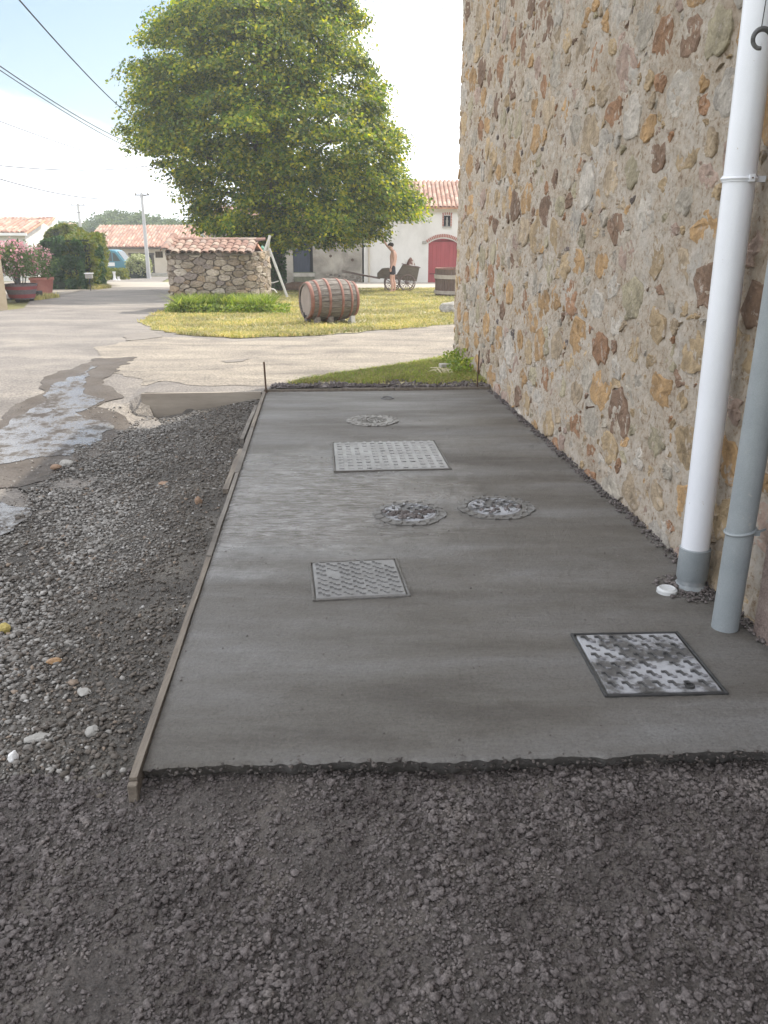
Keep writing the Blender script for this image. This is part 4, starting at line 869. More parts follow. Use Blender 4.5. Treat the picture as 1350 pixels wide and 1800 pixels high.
# weeds at the foot of the hut
hx0, hx1 = G(288, 556).x, G(495, 556).x
n = 4600; X = rng.uniform(hx0 + .1, hx1 - .35, n); Y = 19.0 + rng.random(n) * 1.0 + .15 * np.sin(X * 3); H = .42 * (1 - .5 * np.abs((X - (hx0 + hx1) / 2 + .3) / (hx1 - hx0)) * 1.7)
tag(blades('iris_bed', np.c_[X, Y, zarr(X, Y)], .4, .035, m_blade_g, .55), 'bed of long bladed green plants at the foot of the stone hut', 'plant bed', kind='stuff')
n = 2500; X = rng.uniform(hx0 - .1, hx1 + .1, n); Y = 18.75 + rng.random(n) * .7; leaf_mesh('low_weeds', np.c_[X, Y, zarr(X, Y) + rng.random(n) * .22], .07, m_blade_g, None, kind='stuff')
for (a, b, dx, yy, n) in ((-11.9, -11.0, 0, 32.5, 1500), (-10.9, -10.1, 0, 24.6, 700)):
    X = rng.uniform(a, b, n); Y = yy + rng.random(n) * 1.8; blades('verge_grass', np.c_[X, Y, zarr(X, Y)], .16, .03, m_blade, .7)

# ------------------------------------------------------------------ tile roof helper
tpal = [(.34, .20, .15), (.39, .25, .19), (.29, .165, .125), (.42, .31, .24), (.33, .235, .19), (.36, .215, .165)]
def tile_mesh(w_, l_, seg=6, th=.012):
    V = []; F = []
    for e_, (y, r_, z) in enumerate(((0, w_ * .5, .0), (l_, w_ * .42, .018))):
        for lay in (0, 1):
            for k in range(seg + 1):
                a = PI * k / seg; rr = r_ - lay * th; V.append((math.cos(a) * rr, y, math.sin(a) * rr * .75 + z))
    n = seg + 1
    for k in range(seg): F += [(k, k + 1, 2 * n + k + 1, 2 * n + k), (n + k, 3 * n + k, 3 * n + k + 1, n + k + 1), (k, n + k, n + k + 1, k + 1), (2 * n + k, 2 * n + k + 1, 3 * n + k + 1, 3 * n + k)]
    return V, F
def roof_frame(eL, eR, rL):            # columns: along eave, up the slope, normal
    ux = (eR - eL).normalized(); up = (rL - eL); up = (up - ux * up.dot(ux)); L_ = up.length; up.normalize(); nn = ux.cross(up); return ux, up, nn, L_
def tiled_roof(parent, eL, eR, rL, colw, rowl, mat, name='roof_tiles', both=False):
    ux, up, nn, L_ = roof_frame(eL, eR, rL); W_ = (eR - eL).length; nc = int(W_ / colw); nr = int(L_ / rowl); tv, tf = tile_mesh(colw * .92, rowl * 1.12, 4)
    tv = np.array(tv); VV = []; FF = []; CC = []; b = 0; Mx = np.array([ux, up, nn])
    for i in range(nc):
        for j in range(nr):
            p = eL + ux * (colw * (i + .5) + random.uniform(-.01, .01)) + up * (rowl * j - .03 + random.uniform(-.015, .015)) + nn * .02
            VV.append(tv @ Mx + np.array(p)); FF += [tuple(k + b for k in f) for f in tf]; b += len(tv); c_ = random.choice(tpal); s_ = random.uniform(.85, 1.15); CC += [(c_[0] * s_, c_[1] * s_, c_[2] * s_, 1)] * len(tv)
    me = bpy.data.meshes.new(name); me.from_pydata(np.concatenate(VV).tolist(), [], FF); me.update(); me.materials.append(mat)
    ca = me.color_attributes.new('scol', 'FLOAT_COLOR', 'POINT'); ca.data.foreach_set('color', np.array(CC, np.float32).ravel())
    o = link(name, me, parent); o['kind'] = 'stuff'
    m = MB(); th = .06; q = [eL, eR, eR + up * L_, eL + up * L_]; m.add([p for p in q] + [p - nn * th for p in q], [(0, 1, 2, 3), (7, 6, 5, 4), (0, 4, 5, 1), (1, 5, 6, 2), (2, 6, 7, 3), (3, 7, 4, 0)]); m.build('roof', m_tile_far, parent)
    return o

# ------------------------------------------------------------------ stone hut (covered well)
HD = 19.9; xa = P(293, 540, HD).x; xb = P(458, 540, HD).x; HW = xb - xa; zb = zg((xa + xb) / 2, HD); HT = 1.34
hut = thing('stone_hut', 'small round cornered dry stone hut with a sloping clay tile roof', 'hut', ((xa + xb) / 2, HD, zb), -.03)
dpt = 1.9; rl, rr_ = .42, .85; hw = HW / 2
path = [(-hw, dpt)]                    # plan outline from back left round the front to back right
def arc(cx, cy, r_, a0, a1, n): return [(cx + r_ * math.cos(a0 + (a1 - a0) * k / n), cy + r_ * math.sin(a0 + (a1 - a0) * k / n)) for k in range(n + 1)]
path += arc(-hw + rl, rl, rl, PI, 1.5 * PI, 6) + arc(hw - rr_, rr_, rr_, 1.5 * PI, 2 * PI, 12) + [(hw, dpt)]
acc = [0]
for i in range(1, len(path)): acc.append(acc[-1] + math.dist(path[i], path[i - 1]))
def pathfn(s, v, h):
    s = max(0, min(acc[-1] - 1e-4, s)); i = max(k for k in range(len(acc)) if acc[k] <= s); i = min(i, len(path) - 2); t_ = (s - acc[i]) / (acc[i + 1] - acc[i]); x = path[i][0] + (path[i + 1][0] - path[i][0]) * t_; y = path[i][1] + (path[i + 1][1] - path[i][1]) * t_
    dx, dy = path[i + 1][0] - path[i][0], path[i + 1][1] - path[i][1]; l_ = math.hypot(dx, dy); return (x + dy / l_ * h, y - dx / l_ * h, v)
m = MB(); m.prism([tuple(pathfn(acc[-1] * k / 60, 0, -.03)[:2]) for k in range(61)], -.2, HT, lambda u, v, w_: Vector((u, v, w_)))
m.build('wall_core', M('joint_earth', [(.3, (.11, .09, .07)), (.7, (.2, .17, .14))], scale=9, bump=.8, bscale=40), hut)
seeds = throw((.9, -.05, acc[-1] - .6, HT), [(.085, 5), (.06, 14), (.042, 20), (.03, 20)], 6000, 2.0, .78)
masonry(hut, seeds, (.6, -.05, acc[-1] - .3, HT), 2.0, pathfn, [(.31, .26, .205), (.36, .305, .245), (.26, .21, .16), (.24, .2, .175), (.42, .37, .31), (.34, .26, .18)], [4, 4, 3, 2, 2, 3], m_dry, (.90, .99), (.0, .035), .018, .12, lambda c, s: s, nseg=16, pad=-.06)
# its tiles, one object each
sl_ = .36; eL = Vector((-hw + .07, -.04, HT - .02)); eR = Vector((hw - .13, -.02, HT - .03)); rL = Vector((-hw + .05, .72, HT + .22))
ux, up, nn, L_ = roof_frame(eL, eR, rL)
m = MB(); q = [eL, eR, eR + up * L_, eL + up * L_]; m.add([p for p in q] + [p - nn * .05 for p in q], [(0, 1, 2, 3), (7, 6, 5, 4), (0, 4, 5, 1), (1, 5, 6, 2), (2, 6, 7, 3), (3, 7, 4, 0)]); rfo = m.build('roof', m_timber_c, hut)
m = MB(); q2 = [eL + up * L_, eR + up * L_, eR + Vector((0, dpt + .1, -.1)), eL + Vector((0, dpt + .1, -.1))]; m.add(q2 + [p - Vector((0, 0, .06)) for p in q2], [(0, 1, 2, 3), (7, 6, 5, 4), (0, 4, 5, 1), (1, 5, 6, 2), (2, 6, 7, 3), (3, 7, 4, 0)]); m.build('rear_roof', m_tile_far, hut)
tms = []
for c_ in tpal:
    V, F = tile_mesh(.2, .27, 6, .014); me = bpy.data.meshes.new('tile'); me.from_pydata(V, [], F); me.update(); me.materials.append(m_tile); set_scol(me, tuple(v * q_c for v, q_c in zip(c_, (.70, .74, .76)))); tms.append(me)
Mx = Matrix((ux, up, nn)).transposed()
ncol = 12; cw = (eR - eL).length / ncol; nrow = 4
for i in range(ncol):
    off = random.uniform(-.05, .03)
    for j in range(nrow):
        p = eL + ux * (cw * (i + .5) + random.uniform(-.012, .012)) + up * (j * .2 + off - .05) + nn * (.012 + .014 * j * 0 + random.uniform(0, .008))
        o = link('tile', random.choice(tms), rfo); o.rotation_euler = (Mx @ Matrix.Rotation(random.uniform(-.05, .05), 3, 'Z') @ Matrix.Rotation(-.07, 3, 'X')).to_euler(); o.location = p
        o2 = link('channel_tile', random.choice(tms), rfo); o2.rotation_euler = (Mx @ Matrix.Rotation(PI, 3, 'Y')).to_euler(); o2.location = p + ux * cw * .5 + nn * .055; o2.scale = (.8, 1, .55)
for j in range(5):
    o = link('ridge_tile', random.choice(tms), rfo); t_ = eL + up * (j * .19) - ux * .0 + nn * .04; o.rotation_euler = (Mx @ Matrix.Rotation(.08, 3, 'Z')).to_euler(); o.location = t_; o.scale = (1.15, 1, 1.2)
for i in range(10):
    o = link('ridge_tile', random.choice(tms), rfo); o.location = eL + up * (L_ + .02) + ux * (i * .215 + .02) + nn * .02; o.rotation_euler = (0, 0, -PI / 2); o.scale = (1.1, 1, 1)
m = MB(); m.box((-hw - .13, .15, HT - .06), (.16, .12, .14), .2); m.build('beam_end', m_bark, hut)

# A-frame of poles and the green pump behind the hut
AD = 25.4; f0 = G(470, 525); zf_ = zg(-3.4, AD)
t = thing('pole_tripod', 'pale wooden A-frame of poles leaning together beside the pump', 'frame', (P(480, 500, AD).x, AD, zf_))
def q_(px_, py_, dy=0): v = P(px_, py_, AD + dy); return v - t.location
for a, b, dy in (((475, 414), (460, 455), 0), ((473, 436), (505, 522), 0), ((474, 414), (462, 500), .3)):
    m = MB(); m.tube([q_(*a), q_(*b, dy)], .038, 8); m.build('pole', m_palewood, t, True)
m = MB(); m.tube([q_(463, 450), q_(477, 450)], .03, 6); m.build('crossbar', m_palewood, t); m = MB(); m.tube([q_(466, 497), q_(480, 497), q_(490, 494)], .018, 6); m.build('brace', m_palewood, t)
t = thing('hand_pump', 'tall green cast iron water pump with a curved spout behind the hut', 'pump', (P(464, 500, 24.2).x, 24.2, zg(-3.3, 24.2)))
def q2_(px_, py_): return P(px_, py_, 24.2) - t.location
m = MB(); m.tube([(0, 0, 0), (0, 0, .5), (0, 0, .55), (0, 0, 1.45)], [.07, .06, .045, .045], 12); m.tube([(0, 0, 1.45), (0, 0, 1.52)], [.065, .02], 12); m.build('column', m_greenpaint, t, True)
m = MB(); m.tube([q2_(466, 507), q2_(475, 507), q2_(482, 509), q2_(487, 515)], .022, 8); m.build('spout', m_palewood, t, True)
m = MB(); m.tube([q2_(468, 525), q2_(467, 498)], [.035, .03], 8); m.build('pipe', m_palewood, t, True)

# ------------------------------------------------------------------ barns at the back
BD = 42.0
def wx(px_): return P(px_, 490, BD).x
def wz(py_): return P(700, py_, BD).z
zb = zg(0, BD)
barn = thing('white_barn', 'white rendered barn with a red arched door and clay tile roof', 'barn', (wx(640), BD, zb))
def lx(px_): return wx(px_) - wx(640)
def lz(py_): return wz(py_) - zb
W_ = lx(900); eave = lz(371)
dl, dr, dt, ds = lx(752), lx(803), lz(419), lz(428)
m = MB(); D_ = 9
def slabbox(m, x0, x1, z0, z1, y0=0, y1=.45): m.box(((x0 + x1) / 2, (y0 + y1) / 2, (z0 + z1) / 2), (x1 - x0, y1 - y0, z1 - z0))
m.box((W_ / 2, D_ / 2 + .25, eave / 2), (W_, D_ - .5, eave)); m.build('wall_body', m_white, barn)
# front wall with its door and window openings cut out
def arch_pts(x0, x1, zs_, zt, n=10):
    return [(x0 + (x1 - x0) * k / n, zs_ + (zt - zs_) * (1 - (2 * k / n - 1) ** 2)) for k in range(n + 1)]
wl, wr, wt, wb = lx(777.5), lx(789), lz(379), lz(398)
m = MB(); fr = lambda u, v, w_: Vector((u, w_, v))
m.prism([(0, -.3), (dl, -.3), (dl, eave), (0, eave)], -.12, .26, fr)
m.prism([(dr, -.3), (W_, -.3), (W_, eave), (dr, eave)], -.12, .26, fr)
ap = arch_pts(dl, dr, ds, dt); m.prism([(wl, eave), (dl, eave)] + [p for p in ap if p[0] <= wl] + [(wl, ap[-1][1] if False else ds + (dt - ds) * (1 - (2 * (wl - dl) / (dr - dl) - 1) ** 2))], -.12, .26, fr)
m.prism([(dr, eave), (wr, eave), (wr, ds + (dt - ds) * (1 - (2 * (wr - dl) / (dr - dl) - 1) ** 2))] + [p for p in ap if p[0] > wr], -.12, .26, fr)
m.prism([(wl, ds + (dt - ds) * (1 - (2 * (wl - dl) / (dr - dl) - 1) ** 2)), (wr, ds + (dt - ds) * (1 - (2 * (wr - dl) / (dr - dl) - 1) ** 2)), (wr, wb), (wl, wb)], -.12, .26, fr)
m.prism([(wl, wt), (wr, wt), (wr, eave), (wl, eave)], -.12, .26, fr); m.build('wall', m_white, barn)
dr_o = None; m = MB(); m.prism([(dl, -.05)] + arch_pts(dl, dr, ds, dt - .01) + [(dr, -.05)], .02, .08, fr); dr_o = m.build('door', m_red, barn)
for z_ in (.42, 1.95): m = MB(); m.box(((dl + dr) / 2, .008, z_), (dr - dl - .16, .02, .05)); m.build('hinge', M('dark_red_iron', [(.3, (.13, .02, .02)), (.7, (.18, .03, .03))], scale=3), dr_o)
for k in range(1, 7): m = MB(); xx = dl + (dr - dl) * k / 7; m.box((xx, .0165, (ds - .05) / 2), (.012, .006, ds - .1)); m.build('board_joint', M('joint_red', [(.3, (.2, .025, .028)), (.7, (.25, .03, .03))], scale=3) if k == 1 else bpy.data.materials['joint_red'], dr_o)
nb_k = 20; me = None
for k in range(nb_k):
    t_ = (k + .5) / nb_k; x = dl - .1 + (dr - dl + .2) * t_; z = ds + .02 + (dt - ds + .05) * (1 - (2 * t_ - 1) ** 2) + .06; sl2 = math.atan2(-(dt - ds) * 4 * (2 * t_ - 1), (dr - dl)); m = MB()
    if me is None: o = MB().box((0, 0, 0), (.06, .06, .15)).build('brick', m_brick, barn, bevel=.004); me = o.data
    else: o = link('brick', me, barn)
    o.location = (x, -.13, z); o.rotation_euler = (0, -sl2, 0)
m = MB(); m.box((dl - .2, -.13, ds + .05), (.2, .06, .14)); m.box((dr + .2, -.13, ds + .05), (.2, .06, .14)); m.build('springer', m_concrete, barn, bevel=.01)
for zz in (0, 1, 2, 3, 4):
    for sx in (wl - .035, wr + .035): link('brick', me, barn, (sx, -.12, wb + .06 + zz * .12), (0, PI / 2 * 0, 0), (1, 1, .72))
for k in range(5): link('brick', me, barn, (wl - .04 + (wr - wl + .08) * k / 4, -.13, wt + .07 + .03 * (1 - abs(k - 2) / 2)), (0, (k - 2) * .12, 0), (.95, 1, .8))
m = MB(); m.box(((wl + wr) / 2, .1, (wt + wb) / 2), (wr - wl, .04, wt - wb)); m.build('niche', m_dark, barn)
m = MB(); cx_ = (wl + wr) / 2; m.lathe([(.07, 0), (.05, .12), (.07, .24), (.045, .3), (.05, .36), (.02, .41)], 10, (cx_, 0.02, wb + .02)); m.build('statue', m_concrete, barn, True)
m = MB(); m.box((cx_, -.13, wb - .03), (wr - wl + .12, .12, .05)); m.build('sill', m_concrete, barn)
m = MB(); m.box((W_ / 2, -.16, eave + .0), (W_ + .1, .16, .12)); m.box((W_ / 2, -.22, eave + .1), (W_ + .1, .24, .08)); m.build('cornice', m_cream, barn)
eL = Vector((0, -.42, eave + .15)); eR = Vector((W_, -.42, eave + .15)); rz_ = lz(316); tiled_roof(barn, eL, eR, Vector((0, 3.3, rz_ + .12)), .21, .3, m_tile)
m = MB(); m.tube([(lx(649), -.17, 0), (lx(649), -.17, eave)], .05, 10); m.build('drainpipe', m_cream, barn, True)

oldx0 = wx(372)
ob = thing('old_barn', 'weathered plaster barn with dark blue doors behind the linden tree', 'barn', (oldx0, BD, zb))
def ox(px_): return wx(px_) - oldx0
oe = lz(408); Wo = ox(637)
m = MB(); segs = [(0, ox(456)), (ox(476), ox(516)), (ox(551), Wo)]
for a, b in segs: m.prism([(a, -.3), (b, -.3), (b, oe), (a, oe)], -.02, .4, fr)
m.prism([(ox(456), lz(417)), (ox(476), lz(417)), (ox(476), oe), (ox(456), oe)], -.02, .4, fr); m.prism([(ox(456), -.3), (ox(476), -.3), (ox(476), lz(468)), (ox(456), lz(468))], -.02, .4, fr)
m.prism([(ox(516), lz(420)), (ox(551), lz(420)), (ox(551), oe), (ox(516), oe)], -.02, .4, fr); m.build('wall', m_oldplaster, ob)
m = MB(); m.box((Wo / 2, 4.5, oe / 2), (Wo - .02, 8, oe)); m.build('wall_body', m_oldplaster, ob)
m = MB(); m.box((ox(466), .1, lz(442)), (ox(476) - ox(456), .06, lz(417) - lz(468))); m.build('shutter', m_blue, ob)
m = MB(); m.box((ox(531), .1, lz(455)), (ox(546) - ox(517), .06, lz(426) - lz(484))); d_ = m.build('door', m_blue, ob)
m = MB(); m.box((ox(533), .2, lz(460)), (ox(551) - ox(516), .04, lz(420) - lz(500))); m.build('doorway', m_dark, ob)
for k in range(5): m = MB(); m.box((ox(520) + k * (ox(545) - ox(520)) / 4, .16, lz(423.5)), (.02, .02, .16)); m.build('bar', m_rust, ob)
for (a, b) in ((588, 430), (582, 450), (620, 457)): m = MB(); m.lathe([(.07, 0), (.07, .02), (.02, .02)], 10, (ox(a), -.03, lz(b)), Matrix.Rotation(PI / 2, 3, 'X')); m.build('anchor_plate', m_rust, ob)
eL = Vector((-.2, -.3, oe + .05)); eR = Vector((Wo, -.3, oe + .05)); tiled_roof(ob, eL, eR, Vector((-.2, 3.2, oe + 1.25)), .21, .3, m_tile)
# exposed footing stones of the old barn
seeds = throw((ox(572), -.05, ox(636), lz(482)), [(.09, 5), (.06, 9)], 1500, 1.8, .8); masonry(ob, seeds, (ox(572), -.05, ox(636), lz(481)), 1.8, lambda u, v, h: (u, -.02 - h, v), [(.12, .10, .08), (.2, .17, .14), (.26, .23, .19)], [3, 2, 1], m_dry, (.8, .95), (.01, .04), .01, .1, lambda c, s: s, nseg=8)
m = MB(); tr_ = thing('stone_trough', 'greenish stone trough standing in front of the blue barn door', 'trough', (wx(537), BD - .5, zb)); hw_ = (wx(556) - wx(519)) / 2; zt_ = lz(478)
m.add([(-hw_ * .88, -.25, 0), (hw_ * .88, -.25, 0), (hw_ * .88, .25, 0), (-hw_ * .88, .25, 0), (-hw_, -.3, zt_), (hw_, -.3, zt_), (hw_, .3, zt_), (-hw_, .3, zt_), (-hw_ * .85, -.2, zt_), (hw_ * .85, -.2, zt_), (hw_ * .85, .2, zt_), (-hw_ * .85, .2, zt_), (-hw_ * .8, -.15, zt_ * .5), (hw_ * .8, -.15, zt_ * .5), (hw_ * .8, .15, zt_ * .5), (-hw_ * .8, .15, zt_ * .5)],
      [(3, 2, 1, 0), (0, 1, 5, 4), (1, 2, 6, 5), (2, 3, 7, 6), (3, 0, 4, 7), (4, 5, 9, 8), (5, 6, 10, 9), (6, 7, 11, 10), (7, 4, 8, 11), (8, 9, 13, 12), (9, 10, 14, 13), (10, 11, 15, 14), (11, 8, 12, 15), (12, 13, 14, 15)])
m.build('basin', m_greenstone, tr_); m = MB(); m.box((0, -.31, zt_ - .1), (hw_ * 2.02, .05, .16)); m.build('rim', m_concrete, tr_)
lp = G(517, 512); m = MB(); m.tube([(-.55, 0, .14), (-.2, .02, .17), (.1, 0, .17), (.5, -.03, .15)], [.12, .17, .17, .14], 10); o = m.build('log', M('log_bark', [(.3, (.16, .1, .07)), (.7, (.27, .19, .14))], scale=6, bump=.7, bscale=20), None, True, loc=G(526, 512)); tag(o, 'brown log lying on the lawn right of the linden trunk', 'log')

# ------------------------------------------------------------------ barrel
bc = G(578, 571); bR, bL_ = .40, 1.0
t = thing('wine_barrel', 'big weathered oak barrel lying on its side on the lawn, rusty hoops', 'barrel', (bc.x, bc.y + .25, zg(bc.x, bc.y)), .46)
def brad(x): return bR * (1 - .19 * (2 * x / bL_) ** 2)
nst_ = 22
for k in range(nst_):
    a0, a1 = 2 * PI * k / nst_ + .012, 2 * PI * (k + 1) / nst_ - .012; V = []; F = []
    for i in range(9):
        x = -bL_ / 2 + bL_ * i / 8; r_ = brad(x) + random.uniform(0, .003)
        for a, rr in ((a0, r_), (a1, r_), (a1, r_ - .03), (a0, r_ - .03)): V.append((x, math.cos(a) * rr, math.sin(a) * rr + bR + .05))
    for i in range(8):
        for q in range(4): F.append((i * 4 + q, i * 4 + (q + 1) % 4, i * 4 + 4 + (q + 1) % 4, i * 4 + 4 + q))
    F += [(3, 2, 1, 0), (32, 33, 34, 35)]; MB().add(V, F).build('stave', m_oak, t)
for x, w_ in ((-.47, .07), (-.33, .05), (-.13, .05), (.13, .05), (.33, .045), (.47, .06)):
    V = []; F = []; sg = 36
    for s_ in (-1, 1):
        xx = x + s_ * w_ / 2
        for k in range(sg): a = 2 * PI * k / sg; rr = brad(min(.5, max(-.5, xx))) + .008; V.append((xx, math.cos(a) * rr, math.sin(a) * rr + bR + .05))
    F = [(k, (k + 1) % sg, sg + (k + 1) % sg, sg + k) for k in range(sg)]; o = MB().add(V, F).build('hoop', m_hoop, t, True); sd = o.modifiers.new('s', 'SOLIDIFY'); sd.thickness = .007
for sx in (-1, 1):
    r_ = brad(.5) - .03
    for k in range(7):
        y0 = -r_ + 2 * r_ * k / 7 + .003; y1 = -r_ + 2 * r_ * (k + 1) / 7 - .003; z0 = lambda y: math.sqrt(max(0, r_ * r_ - y * y)); m = MB()
        m.prism([(y0, -z0(y0)), (y1, -z0(y1)), (y1, z0(y1)), (y0, z0(y0))], 0, .025, lambda u, v, w2: Vector((sx * (bL_ / 2 - .05) + w2 * sx, u, v + bR + .05))); m.build('head_board', m_oakhead, t)
m = MB(); m.tube([(-.43, 0, .16), (-.53, 0, .16)], .02, 8); m.tube([(-.52, 0, .12), (-.52, 0, .23)], .012, 6); m.build('tap', m_irondk, t)
for sx, sy in ((-.36, -.24), (-.1, -.26), (.36, -.24), (-.36, .24), (.36, .24)):
    m = MB(); s_ = 1 if sy > 0 else -1; m.prism([(sy - s_ * .14, 0), (sy + s_ * .1, 0), (sy + s_ * .08, .16), (sy + s_ * .03, .15)], -.04, .04, lambda u, v, w2: Vector((sx + w2, u, v))); m.build('chock', m_palewood if sx > 0 else m_oak, t)

# ------------------------------------------------------------------ vat and rock by the wall
c = G(800, 521); t = thing('wooden_vat', 'round wooden grape vat with pale hoops partly hidden by the stone house', 'vat', (c.x, c.y, c.z)); vr, vh = .66, .86
for k in range(34):
    a0, a1 = 2 * PI * k / 34 + .01, 2 * PI * (k + 1) / 34 - .01; V = []
    for z_, rr in ((0, vr * .97), (vh, vr)):
        for a, q in ((a0, rr), (a1, rr), (a1, rr - .035), (a0, rr - .035)): V.append((math.cos(a) * q, math.sin(a) * q, z_))
    MB().add(V, [(0, 1, 5, 4), (1, 2, 6, 5), (2, 3, 7, 6), (3, 0, 4, 7), (4, 5, 6, 7), (3, 2, 1, 0)]).build('stave', m_tubw, t)
for z0, z1 in ((.1, .2), (.56, .68)): MB().lathe([(vr * .985, z0), (vr * 1.03, z0), (vr * 1.045, z1), (vr * .99, z1)], 40, cap=False).build('hoop', m_tubh, t, True)
MB().lathe([(.01, .02), (vr * .95, .02)], 30, cap=False).build('bottom', m_tubw, t)
MB().tube([(math.cos(2 * PI * k / 40) * (vr - .017), math.sin(2 * PI * k / 40) * (vr - .017), vh) for k in range(40)], .022, 6, closed=True).build('rim', m_hoop, t)
c = G(790, 552); one_stone('rock', 'pale grey rock on the lawn beside the corner of the stone house', c + Vector((.05, .1, .1)), (.27, .2, .17), m_rock, 'rock', seed=4)

# ------------------------------------------------------------------ cart
cc_ = G(703, 512); t = thing('wooden_cart', 'small old brown wooden cart with spoked wheels and long shafts', 'cart', (cc_.x, cc_.y + .2, cc_.z), .04)
def cp(px_, py_, dy=0): v = P(px_, py_, cc_.y + .2 + dy); return v - t.location
ax = [(cp(689, 497).x, .29), (cp(715, 497).x, .30)]
def wheel_(x, r_, y):
    wp = thing('wheel', None, None, (0, 0, 0)); del_ = wp; wp.parent = t; wp.location = (x, y, r_)
    for k_ in ('label', 'category'):
        if k_ in wp: del wp[k_]
    MB().tube([(math.cos(a) * (r_ - .022), 0, math.sin(a) * (r_ - .022)) for a in [2 * PI * k / 32 for k in range(32)]], .022, 8, closed=True).build('rim', m_cartw, wp, True)
    MB().tube([(0, -.06, 0), (0, .06, 0)], [.035, .045], 10).build('hub', m_cartw, wp, True); me = None
    for k in range(12):
        a = 2 * PI * k / 12
        if me is None: o = MB().tube([(.03, 0, 0), (r_ - .03, 0, 0)], .010, 6).build('spoke', m_cartw, wp); me = o.data
        else: o = link('spoke', me, wp)
        o.rotation_euler = (0, a, 0)
for x, r_ in ax:
    for y in (-.36, .36): wheel_(x, r_, y)
    MB().tube([(x, -.36, r_), (x, .36, r_)], .02, 8).build('axle', m_cartw, t)
side = [cp(*p) for p in ((664, 480), (672, 472), (684, 471), (693, 483), (698, 483), (709, 465), (736, 470), (731, 494), (700, 491), (664, 488))]
for y in (-.27, .27): m = MB(); m.prism([(p.x, p.z) for p in side], -.015, .015, lambda u, v, w2: Vector((u, y + w2, v))); m.build('side_panel', m_cart, t)
def plank(a, b, nm, th=.02): a = cp(*a); b = cp(*b); d = b - a; m = MB(); m.box(((a.x + b.x) / 2, 0, (a.z + b.z) / 2), (Vector((d.x, d.z)).length, .52, th), m=Matrix.Rotation(-math.atan2(d.z, d.x), 3, 'Y')); m.build(nm, m_cart, t)
plank((664, 487), (731, 493), 'floor'); plank((736, 470), (731, 494), 'tailboard'); plank((664, 480), (664, 488), 'front_board'); plank((672, 474), (683, 474), 'seat')
a, b = cp(707, 464), cp(738, 470)
for y in (-.28, .28): MB().tube([Vector((a.x, y, a.z)), Vector((b.x, y, b.z))], .02, 6).build('top_rail', m_cartw, t)
for y in (-.25, .25): m = MB(); m.tube([Vector((cp(668, 489).x, y, cp(668, 489).z)), Vector((cp(640, 484).x, y, cp(640, 484).z)), Vector((cp(601, 477).x, y, cp(601, 477).z + (.03 if y > 0 else 0)))], [.022, .02, .014], 8); m.build('shaft', m_cartw, t, True)
m = MB(); p = cp(676, 489); m.box((p.x, -.3, p.z / 2), (.04, .04, p.z)); m.build('prop', m_cartw, t)
# hide and horns in the cart
hb = P(720, 470, cc_.y + .25); t2 = thing('cow_hide', 'brown and white hide draped over sticks standing in the cart', 'hide', hb)
m = MB(); V = []; seg = 14
for l, (z_, r_) in enumerate(((-.02, .17), (.1, .16), (.22, .10), (.33, .03))):
    for k in range(seg): a = 2 * PI * k / seg; rr = r_ * (1 + .22 * math.sin(3 * a + l)); V.append((math.cos(a) * rr + .04 * l * .3, math.sin(a) * rr * .8, z_ + .03 * math.sin(2 * a)))
F = [(l * seg + k, l * seg + (k + 1) % seg, (l + 1) * seg + (k + 1) % seg, (l + 1) * seg + k) for l in range(3) for k in range(seg)] + [tuple(range(3 * seg, 4 * seg))]
m.add(V, F).build('cover', m_cloth, t2, True)
m = MB(); m.tube([(-.05, 0, .05), (-.14, 0, .14), (-.19, 0, .3)], [.014, .012, .006], 6); m.tube([(-.14, 0, .14), (-.06, 0, .22), (-.03, 0, .3)], [.01, .009, .004], 6); m.tube([(.1, 0, .05), (.16, 0, .16), (.12, 0, .3)], [.012, .01, .005], 6); m.build('stick', m_palewood, t2)

# ------------------------------------------------------------------ the boy
fp = G(690, 514); boy = thing('person', 'shirtless person in dark shorts reaching one arm up to the tree leaves', 'person', (fp.x, fp.y - .15, fp.z))
def skin(name, verts, edges, rad, mat, parent, root=0, sub=2):
    me = bpy.data.meshes.new(name); me.from_pydata(verts, edges, []); me.update(); o = link(name, me, parent); me.materials.append(mat)
    sk = o.modifiers.new('skin', 'SKIN'); sk.use_smooth_shade = True
    for i, r_ in enumerate(rad):
        v = me.skin_vertices[0].data[i]; v.radius = r_ if isinstance(r_, tuple) else (r_, r_); v.use_root = (i == root)
    s_ = o.modifiers.new('sub', 'SUBSURF'); s_.levels = sub; s_.render_levels = sub; return o
V = [(0, 0, .88), (.015, 0, 1.05), (.03, 0, 1.24), (.035, 0, 1.34), (.0, 0, 1.42), (-.05, 0, 1.47), (-.075, 0, 1.55), (-.08, 0, 1.60)]; E_ = [(i, i + 1) for i in range(7)]
Rr = [(.10, .14), (.085, .12), (.10, .15), (.08, .13), .05, (.075, .065), (.085, .07), (.06, .055)]
def chain(st_, pts_, rs): 
    prev = st_
    for p, r_ in zip(pts_, rs): V.append(p); Rr.append(r_); E_.append((prev, len(V) - 1)); prev = len(V) - 1
    return prev
for s_ in (-1, 1):
    chain(0, [(0, s_ * .085, .82), (-.005 + .02 * s_, s_ * .09, .62), (-.01 + .04 * s_, s_ * .09, .46), (.03 + .04 * s_, s_ * .09, .3), (.03 + .05 * s_, s_ * .09, .09), (-.03 + .05 * s_, s_ * .10, .04), (-.13 + .05 * s_, s_ * .11, .025)], [.085, .075, .05, .055, .035, .035, .025])
hR = chain(3, [(.02, .16, 1.37), (-.1, .19, 1.48), (-.2, .19, 1.58), (-.28, .18, 1.7), (-.345, .18, 1.81), (-.36, .18, 1.86)], [.05, .042, .036, .033, .022, (.03, .015)])
